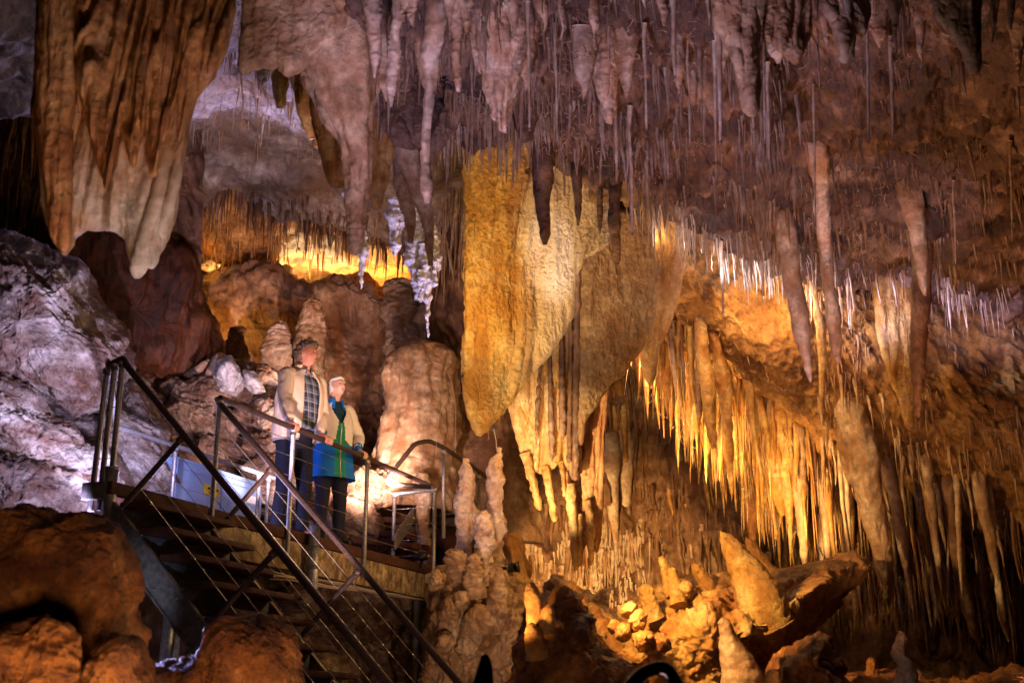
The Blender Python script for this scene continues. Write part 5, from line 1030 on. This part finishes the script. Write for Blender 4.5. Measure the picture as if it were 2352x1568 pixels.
def torso(fr, secs, n=40, sides=48, a0=0.0, fold=0.0, fs=.09, expo=2.4):
    """secs: (z, cx, cy, half width, half depth); a0: half angle left open at the front"""
    A = crom(np.array(secs, float), n)
    ph = np.linspace(a0, 2 * math.pi - a0, sides) if a0 else np.linspace(0, 2 * math.pi, sides, endpoint=False)
    s, c = np.sin(ph), np.cos(ph)
    X = A[:, 1:2] + A[:, 3:4] * (np.sign(s) * np.abs(s) ** (2 / expo)); Y = A[:, 2:3] + A[:, 4:5] * (np.sign(c) * np.abs(c) ** (2 / expo)); Z = A[:, 0:1] + 0 * X
    L = np.stack([X, Y, Z], -1); P = fr(L)
    if fold:
        C = fr(np.stack([A[:, 1], A[:, 2], A[:, 0]], -1))[:, None]; N = P - C; N /= np.linalg.norm(N, axis=-1, keepdims=True); P = P + N * (fold * noise(P.reshape(-1, 3), 'bill', fs, .6, 3)).reshape(P.shape[:2])[..., None]
    f = [tuple(x) for x in grid_faces(n, len(ph), not a0)]
    if not a0: f.append(tuple(reversed(range(sides)))); f.append(tuple((n - 1) * sides + j for j in range(sides)))
    return P.reshape(-1, 3), f
def ik(a, b, l1, l2, hint):
    a, b, hint = np.array(a), np.array(b), np.array(hint, float); d = b - a; L = min(np.linalg.norm(d), (l1 + l2) * .995); u = d / np.linalg.norm(d)
    x = (l1 * l1 - l2 * l2 + L * L) / (2 * L); h = math.sqrt(max(0, l1 * l1 - x * x)); w = hint - u * (hint @ u); w /= np.linalg.norm(w); return a + u * x + w * h
def head_pts(off=0.0, mask=None, curl=0.0, smile=0.0, fem=0.0, seed=0):
    n1, n2 = 56, 72
    th = np.linspace(0.02, math.pi - .02, n1)[:, None]; ph = np.linspace(0, 2 * math.pi, n2, endpoint=False)[None]
    nx, ny, nz = np.sin(th) * np.sin(ph), np.sin(th) * np.cos(ph), np.cos(th) + 0 * ph
    x, y, z = nx * .076, ny * .098, nz * .118
    lowf = np.clip(-z / .118, 0, 1)
    x = x * (1 - .28 * lowf ** 1.5); y = np.where(y < 0, y * (1.06 - .45 * lowf), y * (1 - .05 * lowf)); y = y - .004
    fr_ = np.clip(ny * 1.6, 0, 1)
    g = lambda cx, cz, sx, sz: np.exp(-((x - cx) / sx) ** 2 - ((z - cz) / sz) ** 2) * fr_
    y = y + .020 * g(0, -.028, .013, .014) + .012 * g(0, -.008, .010, .022) + .006 * g(0, .034, .045, .010) - .011 * (g(.031, .012, .016, .011) + g(-.031, .012, .016, .011))
    y = y + .006 * g(0, -.060, .022, .008) - .005 * g(0, -.0585, .022 + .008 * smile, .0022) + .014 * g(0, -.094, .026, .018) - .004 * g(0, -.075, .02, .006) + (.004 + .005 * smile) * (g(.042, -.03, .016, .018) + g(-.042, -.03, .016, .018))
    P = np.stack([x, y, z], -1)
    if off:
        N = np.stack([nx, ny, nz], -1); m = mask(x, y, z)
        P = P + N * (np.where(m > 0, off * m, -.012) + curl * noise((P + seed).reshape(-1, 3), 'bill', .028, 1, 3).reshape(x.shape) * (m > 0))[..., None]
    return P
def head_to_world(P, c, yaw, pitch, size=1.0):
    a, p = math.radians(yaw), math.radians(pitch); f0 = np.array([math.cos(a), math.sin(a), 0]); r = np.array([f0[1], -f0[0], 0])
    f = f0 * math.cos(p) + UPV * math.sin(p); u = -f0 * math.sin(p) + UPV * math.cos(p)
    P = np.asarray(P) * size; return np.array(c) + P[..., 0:1] * r + P[..., 1:2] * f + P[..., 2:3] * u
def ell(c, rad, HW):
    V, f = node((0, 0, 0), 1); V = V * np.array(rad) + np.array(c); return HW(V), f
HEADF = [tuple(x) for x in grid_faces(56, 72, True)] + [tuple(reversed(range(72))), tuple(55 * 72 + j for j in range(72))]
def hand(rail, along, wrist, side):
    """palm on the pipe, four fingers over the outer side, thumb closing below; all in world space"""
    raw = []; o = N2; u = UPV; top = rail + u * .04
    raw.append(limb([(*wrist, .026), (*(wrist * .45 + top * .55 - o * .012), .028), (*(top - o * .005), .024)], 12, 14))
    for a in (-.028, -.009, .010, .028): raw.append(limb([(*(wrist * .35 + top * .65 + along * a * .7), .015), (*(top + along * a + o * .018), .0125)], 6, 10))
    for k, (a, ln) in enumerate([(-.033, .9), (-.0115, 1.0), (.0105, .97), (.032, .8)]):
        b = rail + along * a
        raw.append(limb([(*(b + u * .043 + o * .012), .0105), (*(b + u * .034 + o * .036), .010), (*(b + u * (.034 - .034 * ln) + o * .045), .0092), (*(b - u * .030 * ln + o * .034), .0085)], 12, 10))
    tb = rail + along * side * .045
    raw.append(limb([(*(top - o * .02 + along * side * .02), .013), (*(tb + u * .02 - o * .034), .0115), (*(tb - u * .012 - o * .034 + along * side * .012), .0095)], 10, 10))
    return raw
def voxel(name, raws, size, mat, parent, smooth=4):
    V, f = join_raw(raws); o = mesh_obj(name, V, f, mat, parent=parent)
    m = o.modifiers.new('union', 'REMESH'); m.mode = 'VOXEL'; m.voxel_size = size; m.use_smooth_shade = True
    s = o.modifiers.new('smooth', 'SMOOTH'); s.iterations = smooth; s.factor = .5
    dg = bpy.context.evaluated_depsgraph_get(); me = bpy.data.meshes.new_from_object(o.evaluated_get(dg)); o.modifiers.clear(); o.data = me
    me.materials.clear(); me.materials.append(mat); me.polygons.foreach_set('use_smooth', np.ones(len(me.polygons), bool)); return o
def W4(p, r): return (*p, r)
def person(cfg):
    H = cfg['h'] / 1.8; fr = Frame(cfg['base'], cfg['ang']); L = lambda x, y, z: fr(np.array([x, y, z]) * H)
    root = empty('person', cfg['base'], cfg['label'], 'person', None)
    fem = cfg['fem']; lean = cfg['lean']
    sw = .165 if fem else .19
    hipz, chest = .93, 1.30
    cx = lambda z: lean * max(0, z - .9) / .7          # forward lean of the upper body
    sh = {1: L(sw, cx(1.46), 1.45), -1: L(-sw, cx(1.46), 1.45)}
    skin = M[cfg['skin']]
    raws = [torso(fr, [(z * H, 0, cx(z) * H, w_ * H, d_ * H) for z, w_, d_ in [(.86, .13, .1), (1.0, .14, .1), (1.2, .15, .1), (1.38, .15, .09), (1.47, .12, .07), (1.52, .06, .06)]], 20, 24)]
    hc = L(cfg.get('hx', 0), cx(1.6) + .03, 1.685); HW = lambda P: head_to_world(P, hc, cfg['yaw'], cfg['pitch'], H * (.97 if fem else 1.0))
    raws.append(limb([W4(L(0, cx(1.5) - .01, 1.46), .062 * H), W4(L(0, cx(1.55), 1.56), .056 * H), W4(hc - UPV * .05 * H - fr.f * .015, .055 * H)], 10, 20))
    raws.append((HW(head_pts(smile=cfg['smile'])).reshape(-1, 3), HEADF))
    for sd in (1, -1): raws.append(ell((sd * .074, -.008, -.004), (.009, .019, .031), HW))
    legs = cfg['legs']; elb = {}
    for sd in (1, -1):
        rail = cfg['hand'][sd]; wr = rail - N2 * .055 + UPV * .085; e = ik(sh[sd], wr, .30 * H, .27 * H, fr.r * sd * .7 - fr.f * .25 - UPV * .8); elb[sd] = (e, wr)
        raws.append(limb([W4(sh[sd], .045 * H), W4(e, .036 * H), W4(wr, .025 * H)], 20, 16)); raws += hand(rail, E2, wr, sd)
        hip = L(sd * .09, cx(.9), .92); an = L(*legs[sd][:3]); kn = (hip + an) / 2 + fr.f * .03 * H; raws.append(limb([W4(hip, .075 * H), W4(kn, .05 * H), W4(an, .035 * H)], 20, 16))
        raws.append(limb([W4(an - UPV * .04, .035), W4(an + fr.f * .10 - UPV * .06, .03)], 8, 12))
    voxel('body', raws, .0055, skin, root, 3)
    # face details
    for sd in (1, -1):
        V, f = ell((sd * .031, .083, .012), (.011, .006, .0042), HW); mesh_obj('eye', V, f, M['eye'], parent=root)
        V, f = ell((sd * .031, .090, .030), (.018, .006, .0035), HW); mesh_obj('eyebrow', V, f, M[cfg['hair']], parent=root)
    V, f = ell((0, .089, -.058), (.024 if cfg['smile'] else .021, .008, .008 if cfg['smile'] else .005), HW); mesh_obj('mouth', V, f, M['lips'], parent=root)
    if cfg['smile']: V, f = ell((0, .0915, -.056), (.018, .0075, .0045), HW); mesh_obj('teeth', V, f, M['teeth'], parent=root)
    # hair
    V = HW(head_pts(cfg['hairoff'], cfg['mask'], cfg['curl'], seed=3.3)).reshape(-1, 3); mesh_obj('hair', V, HEADF, M[cfg['hair']], parent=root)
    # trousers
    rw = [torso(fr, [(z * H, 0, cx(z) * H, w_ * H, d_ * H) for z, w_, d_ in ([(.80, .16, .12), (.88, .175, .135), (.97, .17, .13), (1.06, .155, .12)])], 16, 36)]
    for sd in (1, -1):
        hip = L(sd * .09, cx(.9), .90); an = L(*legs[sd][:3]); kn = (hip + an) / 2 + fr.f * .03 * H; a2 = an - UPV * .03 * H
        rw.append(limb([W4(hip, .098 * H), W4((hip + kn) / 2, .092 * H), W4(kn, .072 * H), W4((kn + a2) / 2, .066 * H), W4(a2, .062 * H)], 40, 22, fold=.012))
    voxel('trousers', rw, .009, M[cfg['trousers']], root, 3)
    for sd in (1, -1):
        an = L(*legs[sd][:3]); tz = cfg['base'][2]; ft = legs[sd][3]; a = math.radians(ft); fd = np.array([math.cos(a), math.sin(a), 0])
        p0 = np.array([an[0], an[1], tz + .045]); raw = [limb([W4(p0 - fd * .055, .038), W4(p0 + fd * .03, .044), W4(p0 + fd * .12 - UPV * .004, .042), W4(p0 + fd * .175 - UPV * .012, .03)], 16, 18)]
        V, f = join_raw(raw); V[:, 2] = np.maximum(V[:, 2], tz + .004); so = mesh_obj('shoe', V, f, M['shoe'], parent=root)
        V, f = limb([W4(p0 + fd * .09 + UPV * .012, .032), W4(p0 + fd * .15 + UPV * .0, .029)], 8, 14); mesh_obj('shoe_panel', V, f, M['redshoe' if not fem else 'navytr'], parent=so)
    # shirt and jacket
    body = cfg['torso']; secs = lambda k: [(z * H, 0, (cx(z) + cy) * H, (w_ + k) * H, (d_ + k) * H) for z, w_, d_, cy in body]
    inner = [(z, w_, d_, cy) for z, w_, d_, cy in body if z > (1.0 if fem else .93)] + [(1.53, .075, .07, .0)]
    V, f = torso(fr, [(z * H, 0, (cx(z) + cy) * H, (w_ - .016) * H, (d_ - .014) * H) for z, w_, d_, cy in inner], 40, 64, fold=.006)
    mesh_obj('shirt' if not fem else 'scarf_top', V, f, M['plaid' if not fem else 'teal'], parent=root)
    if not fem:
        V, f = torso(fr, secs(.004), 60, 90, a0=.36, fold=.010); j = mesh_obj('jacket', V, f, M['jacket'], parent=root)
        V2, f2 = torso(fr, [(.86 * H, 0, 0, (body[0][1] + .004) * H, (body[0][2] + .004) * H), (.90 * H, 0, 0, (body[0][1] + .010) * H, (body[0][2] + .01) * H), (.945 * H, 0, 0, (body[0][1] + .008) * H, (body[0][2] + .008) * H)], 10, 60, a0=.36); hb = mesh_obj('hem_band', V2, f2, M['ribband'], parent=j); m = hb.modifiers.new('thick', 'SOLIDIFY'); m.thickness = .012; m.offset = 0
        V2, f2 = torso(fr, [(1.47 * H, 0, cx(1.47) * H - .01, .115 * H, .105 * H), (1.52 * H, 0, cx(1.52) * H - .015, .088 * H, .082 * H), (1.575 * H, 0, cx(1.57) * H - .02, .082 * H, .078 * H)], 12, 40, a0=.75); cl = mesh_obj('collar', V2, f2, M['jacket'], parent=j); m = cl.modifiers.new('thick', 'SOLIDIFY'); m.thickness = .012; m.offset = 0
        V2, f2 = torso(fr, [(1.48 * H, 0, cx(1.48) * H, .085 * H, .08 * H), (1.55 * H, 0, cx(1.55) * H - .005, .072 * H, .072 * H)], 8, 40, a0=.25); cl = mesh_obj('shirt_collar', V2, f2, M['plaid'], parent=root); m = cl.modifiers.new('thick', 'SOLIDIFY'); m.thickness = .008
    else:
        V, f = torso(fr, secs(.006), 150, 200, a0=.02, fold=.009)
        n_, s_ = 150, 200; mi = []
        zs = crom(np.array(secs(.006)), n_)[:, 0] / H; phs = np.linspace(.02, 2 * math.pi - .02, s_)
        for i in range(n_ - 1):
            for k in range(s_ - 1):
                p = (phs[k] + math.pi) % (2 * math.pi) - math.pi; z = zs[i]
                w_ = .21 if z < 1.02 else .25 * max(0, (1.34 - z) / .32) ** .6 + .02
                if abs(p) < w_: mi.append(2)
                elif z < 1.05: mi.append(1)
                elif z < 1.09 and abs(p) < .75 - (z - 1.02) * 6: mi.append(2)
                else: mi.append(0)
        keep = [q for q in range(len(f)) if not (zs[q // (s_ - 1)] > 1.26 and abs((phs[q % (s_ - 1)] + math.pi) % (2 * math.pi) - math.pi) < .55 * (zs[q // (s_ - 1)] - 1.26) / .2)]
        j = mesh_obj('jacket', V, [f[q] for q in keep], None, parent=root, mats=[M['wpale'], M['wblue'], M['wgreen']], midx=[mi[q] for q in keep])
        A = crom(np.array(secs(.006)), n_); zl = [fr(np.array([0, a[2] + a[4] + .008, a[0]])) for a in A if a[0] / H < 1.27]
        V2, f2 = tube_raw(zl, .006, 8); mesh_obj('zip', V2, f2, M['zip'], parent=j)
        V2, f2 = torso(fr, [(1.44 * H, 0, cx(1.44) * H, .115 * H, .10 * H), (1.49 * H, 0, cx(1.5) * H, .085 * H, .08 * H), (1.55 * H, 0, cx(1.55) * H - .01, .082 * H, .082 * H)], 12, 40, a0=.4); cl = mesh_obj('collar', V2, f2, M['wblue'], parent=j); m = cl.modifiers.new('thick', 'SOLIDIFY'); m.thickness = .014
        V2, f2 = torso(fr, [(1.38 * H, 0, cx(1.38) * H + .02, .10 * H, .10 * H), (1.46 * H, 0, cx(1.46) * H + .01, .085 * H, .088 * H), (1.52 * H, 0, cx(1.52) * H, .066 * H, .068 * H)], 16, 40, fold=.012, fs=.04); mesh_obj('scarf', V2, f2, M['teal'], parent=root)
    m = j.modifiers.new('thick', 'SOLIDIFY'); m.thickness = .012; m.offset = -1
    sm = M['wpale'] if fem else M['jacket']
    for sd in (1, -1):
        e, wr = elb[sd]; s0 = sh[sd]; r0 = .068 if fem else .078; end = wr - (wr - e) / np.linalg.norm(wr - e) * .03
        V, f = limb([W4(s0 * .75 + L(0, cx(1.4), 1.42) * .25, r0 * 1.0 * H), W4(s0, r0 * 1.02 * H), W4((s0 + e) / 2, r0 * .92 * H), W4(e, r0 * .86 * H), W4((e + end) / 2, r0 * .82 * H), W4(end, r0 * .66 * H)], 60, 28, fold=.010, fs=.11)
        mesh_obj('sleeve', V, f, sm, parent=j)
        dr = (wr - e) / np.linalg.norm(wr - e)
        V, f = limb([W4(end - dr * .012, .048 * H), W4(end + dr * .028, .038 * H)], 8, 20); mesh_obj('cuff', V, f, M['wblue' if fem else 'ribband'], parent=j)
    return root
def edge_p(s, t, z=ZD): return D(s, t, z)
sm_ = s_at(664, -.27, ZD); sw_ = s_at(752, -.27, ZD)
hz = lambda u: D(s_at(u, .05), .05, ZR)
person(dict(h=2.0, base=edge_p(sm_, -.27), ang=-38, yaw=-22, pitch=-2, label='tall man in a cream jacket and plaid shirt gripping the handrail and looking right', fem=False, lean=.09, skin='skin_m', smile=0,
    hand={1: hz(674), -1: hz(744)}, legs={1: (.11, -.06, .09, -60), -1: (-.12, .03, .09, -15)}, hair='hair_m', hairoff=.026, curl=.03, trousers='jeans',
    mask=lambda x, y, z: np.clip(((z > .045 + .35 * np.maximum(0, y - .02)) | ((y < -.012) & (z > -.07))) * 1.0 * np.where(z > .06, 1.1, .9), 0, 1.1),
    torso=[(.88, .20, .155, .005), (.98, .215, .165, .01), (1.12, .222, .165, .01), (1.28, .225, .158, .0), (1.40, .21, .135, -.005), (1.47, .165, .10, -.01), (1.52, .09, .08, -.01)]))
person(dict(h=1.84, base=edge_p(sw_, -.27), ang=-52, yaw=-38, pitch=14, label='smiling white haired woman in a pink, green and blue jacket holding the handrail', fem=True, lean=.03, skin='skin_w', smile=1,
    hand={1: hz(752), -1: hz(832)}, legs={1: (.10, -.02, .09, -70), -1: (-.10, .03, .09, -40)}, hair='hair_w', hairoff=.022, curl=.012, trousers='navytr',
    mask=lambda x, y, z: np.clip(((z > .055 + .25 * np.maximum(0, y - .03)) | ((y < .0) & (z > -.06))) * 1.0, 0, 1),
    torso=[(.70, .24, .19, .01), (.80, .225, .175, .01), (.95, .20, .16, .01), (1.08, .185, .15, .01), (1.25, .185, .148, .01), (1.38, .175, .12, 0), (1.45, .14, .09, -.005), (1.50, .08, .072, -.005)]))
# ================================================================ light
w = bpy.data.worlds.new('World'); sc.world = w; w.use_nodes = True
bg = w.node_tree.nodes['Background']; bg.inputs[0].default_value = (.5, .35, .6, 1); bg.inputs[1].default_value = 0.0
def lamp(kind, uvd, power, col, size=.15, target=None, angle=90, blend=.6):
    l = bpy.data.lights.new('cave_or_fill_light', kind); l.energy = power; l.color = col  # serves lamps inferred from their glow and unseen lights added for effect
    if kind == 'AREA': l.shape = 'DISK'; l.size = size
    else: l.shadow_soft_size = size
    o = bpy.data.objects.new('cave_or_fill_light', l); COL.objects.link(o); p = W(*uvd); o.location = p
    if target is not None:
        o.rotation_euler = Vector(W(*target) - p).to_track_quat('-Z', 'Y').to_euler()
    if kind == 'SPOT': l.spot_size = math.radians(angle); l.spot_blend = blend
    return o
AMB = (1, .45, .09); AMB2 = (1, .57, .19); LIL = (.56, .5, 1); MAU = (.95, .62, .66); WARM = (1, .56, .4); COOL = (.72, .74, 1); PINK = (1, .6, .55)
lamp('AREA', (1250, 2300, 4.5), 30, (1, .62, .5), 1.2, (1500, 200, 8))                 # unseen soft fill added from below in front of the camera
lamp('SPOT', (900, 1500, 5.0), 600, (.76, .57, .98), .2, (1300, 60, 7.2), 62)  # added mauve fill for the near ceiling, no fixture there
lamp('SPOT', (1900, 1900, 7.2), 640, (1, .45, .17), .2, (2020, 330, 9.5), 85)
lamp('SPOT', (2300, 1650, 9.5), 420, (1, .5, .3), .2, (2150, 900, 12), 80)
lamp('SPOT', (150, 2100, 4.2), 95, (1, .56, .26), .2, (300, 100, 6), 80)
lamp('SPOT', (600, 1350, 4.6), 85, (.95, .75, .8), .2, (270, 480, 5.9), 50)
lamp('SPOT', (120, 1900, 3.2), 85, (1, .55, .3), .2, (160, 1350, 5.4), 90)
lamp('SPOT', (620, 1900, 4.2), 70, (1, .55, .3), .2, (560, 1480, 6.2), 60)
lamp('POINT', (452, 1190, 11.3), 80, LIL, .08)                               # at the stair head, behind the people
lamp('SPOT', (330, 1120, 9.8), 620, (.72, .62, 1), .04, (200, 830, 12.5), 70)
lamp('SPOT', (190, 1200, 9.2), 130, (.75, .6, 1), .08, (100, 1060, 11), 100)
lamp('POINT', (275, 1120, 12.3), 50, (.8, .7, 1), .05)
lamp('SPOT', (330, 1400, 7.6), 70, LIL, .06, (200, 1400, 5.8), 140)
lamp('SPOT', (560, 1180, 14.6), 420, (.6, .55, 1), .08, (700, 950, 11.5), 60)
lamp('SPOT', (760, 1700, 8.0), 2700, (1, .66, .62), .1, (700, 930, 11.5), 24)           # on the couple
lamp('SPOT', (900, 1150, 13.4), 2300, (1, .62, .52), .08, (690, 850, 20), 46)
lamp('SPOT', (820, 1160, 13.2), 330, (1, .62, .5), .08, (940, 880, 17), 70)
lamp('SPOT', (620, 1100, 13.4), 380, (1, .68, .74), .1, (560, 950, 17), 62)
lamp('SPOT', (820, 640, 15.6), 480, (.5, .46, 1), .2, (560, 250, 14), 100)
lamp('POINT', (590, 668, 22.7), 420, (1, .74, .4), .2)
lamp('POINT', (740, 700, 23.2), 260, (1, .72, .36), .2)
lamp('POINT', (880, 720, 22.8), 360, AMB, .2)
lamp('POINT', (455, 600, 21.5), 12, AMB, .2)
lamp('POINT', (648, 850, 20.4), 22, AMB, .1)
lamp('POINT', (495, 745, 20.4), 22, AMB, .1)
lamp('SPOT', (1000, 1240, 11.5), 520, LIL, .1, (965, 560, 12.5), 34)
lamp('POINT', (1235, 985, 12.0), 80, AMB2, .05)
lamp('SPOT', (1090, 1330, 9.8), 620, (1, .70, .36), .05, (1250, 1060, 11.6), 44)  # extra front light added to make the lower sheet brighter
lamp('SPOT', (1050, 1500, 9.5), 260, (1, .72, .68), .05, (1095, 1150, 13.2), 16)  # narrow pink accent added on the tall stalagmites
lamp('SPOT', (250, 2000, 4.6), 420, (.85, .8, .95), .1, (420, 1380, 9.4), 22)  # unseen light added to lift the dark stair steel
lamp('POINT', (1255, 640, 10.85), 14, (1, .85, .7), .06)  # added behind the shawl so its pale patch shines through
lamp('SPOT', (1000, 1400, 8.4), 430, (1, .66, .3), .06, (1210, 620, 10.4), 46)  # added from the left so the golden shawl shadows the second one
lamp('SPOT', (1400, 1050, 9.0), 300, (1, .84, .76), .05, (1262, 600, 10.4), 15)  # small accent added for the cream side of the shawl
lamp('SPOT', (1000, 1400, 9.3), 150, AMB2, .05, (1110, 830, 10.4), 40)  # added to brighten the lower left tip of the golden shawl
lamp('SPOT', (2100, 2000, 6.5), 560, (.82, .64, .95), .08, (1880, 640, 9.6), 34)  # unseen mauve light added for the stalactites at right
lamp('SPOT', (1040, 700, 9.6), 60, AMB2, .06, (1120, 620, 10.4), 140)
lamp('SPOT', (1560, 1150, 12.7), 420, AMB2, .12, (1670, 850, 14.2), 75)
lamp('SPOT', (1240, 1330, 10.8), 60, AMB2, .12, (1320, 900, 11.6), 70)
lamp('POINT', (1495, 850, 13.6), 110, AMB2, .12)
lamp('POINT', (1500, 540, 11.9), 10, AMB2, .1)
lamp('SPOT', (1370, 600, 10.8), 800, COOL, .04, (1900, 650, 11.8), 30)
lamp('SPOT', (1860, 760, 11.2), 160, LIL, .04, (2200, 690, 11.9), 40)
lamp('POINT', (1690, 545, 11.9), 14, COOL, .1)
lamp('POINT', (1880, 600, 12.15), 70, LIL, .1)
lamp('POINT', (2080, 640, 12.35), 50, LIL, .1)
lamp('POINT', (2290, 660, 12.35), 50, LIL, .1)
lamp('SPOT', (1780, 1280, 12.0), 300, AMB2, .12, (1840, 1060, 13.6), 80)
lamp('SPOT', (1600, 1000, 10.5), 60, AMB2, .05, (1760, 740, 12.6), 80)
lamp('SPOT', (1610, 620, 11.6), 130, AMB2, .04, (1860, 900, 12.6), 80)
lamp('SPOT', (1110, 1480, 8.3), 70, AMB2, .05, (1230, 1390, 8.75), 46)  # added side light for the amber knobs
for u_ in (1560, 1660, 1760, 1860, 1960, 2060, 2160, 2260, 2345):
    e_ = float(edge_v(u_)); dd = float(zd(4.05, e_)); lamp('SPOT', (u_ - 18, e_ + 75, dd - .75), 17 if u_ < 1900 else 13, COOL if u_ < 1800 else LIL, .03, (u_ + 10, e_ + 48, dd + .2), 80)  # row of small added lights brightening the straws at the edge
lamp('POINT', (1800, 700, 11.9), 30, AMB2, .05)
lamp('SPOT', (1330, 1180, 9.2), 600, AMB2, .1, (1640, 1400, 10.6), 80)
lamp('SPOT', (1300, 1310, 14.4), 700, AMB2, .08, (1380, 1350, 16.5), 80)
lamp('POINT', (2180, 1290, 14.3), 50, AMB2, .1)
lamp('SPOT', (1100, 1700, 9), 260, (1, .6, .38), .2, (1100, 1250, 13), 60)
sc.cycles.max_bounces = 6; sc.cycles.diffuse_bounces = 2; sc.cycles.glossy_bounces = 2; sc.cycles.transmission_bounces = 3
sc.cycles.sample_clamp_indirect = 4.0
sc.cycles.use_denoising = True
vs = sc.view_settings; sc.display_settings.display_device = 'sRGB'; vs.view_transform = 'Standard'; vs.look = 'None'; vs.exposure = 0; vs.gamma = 1
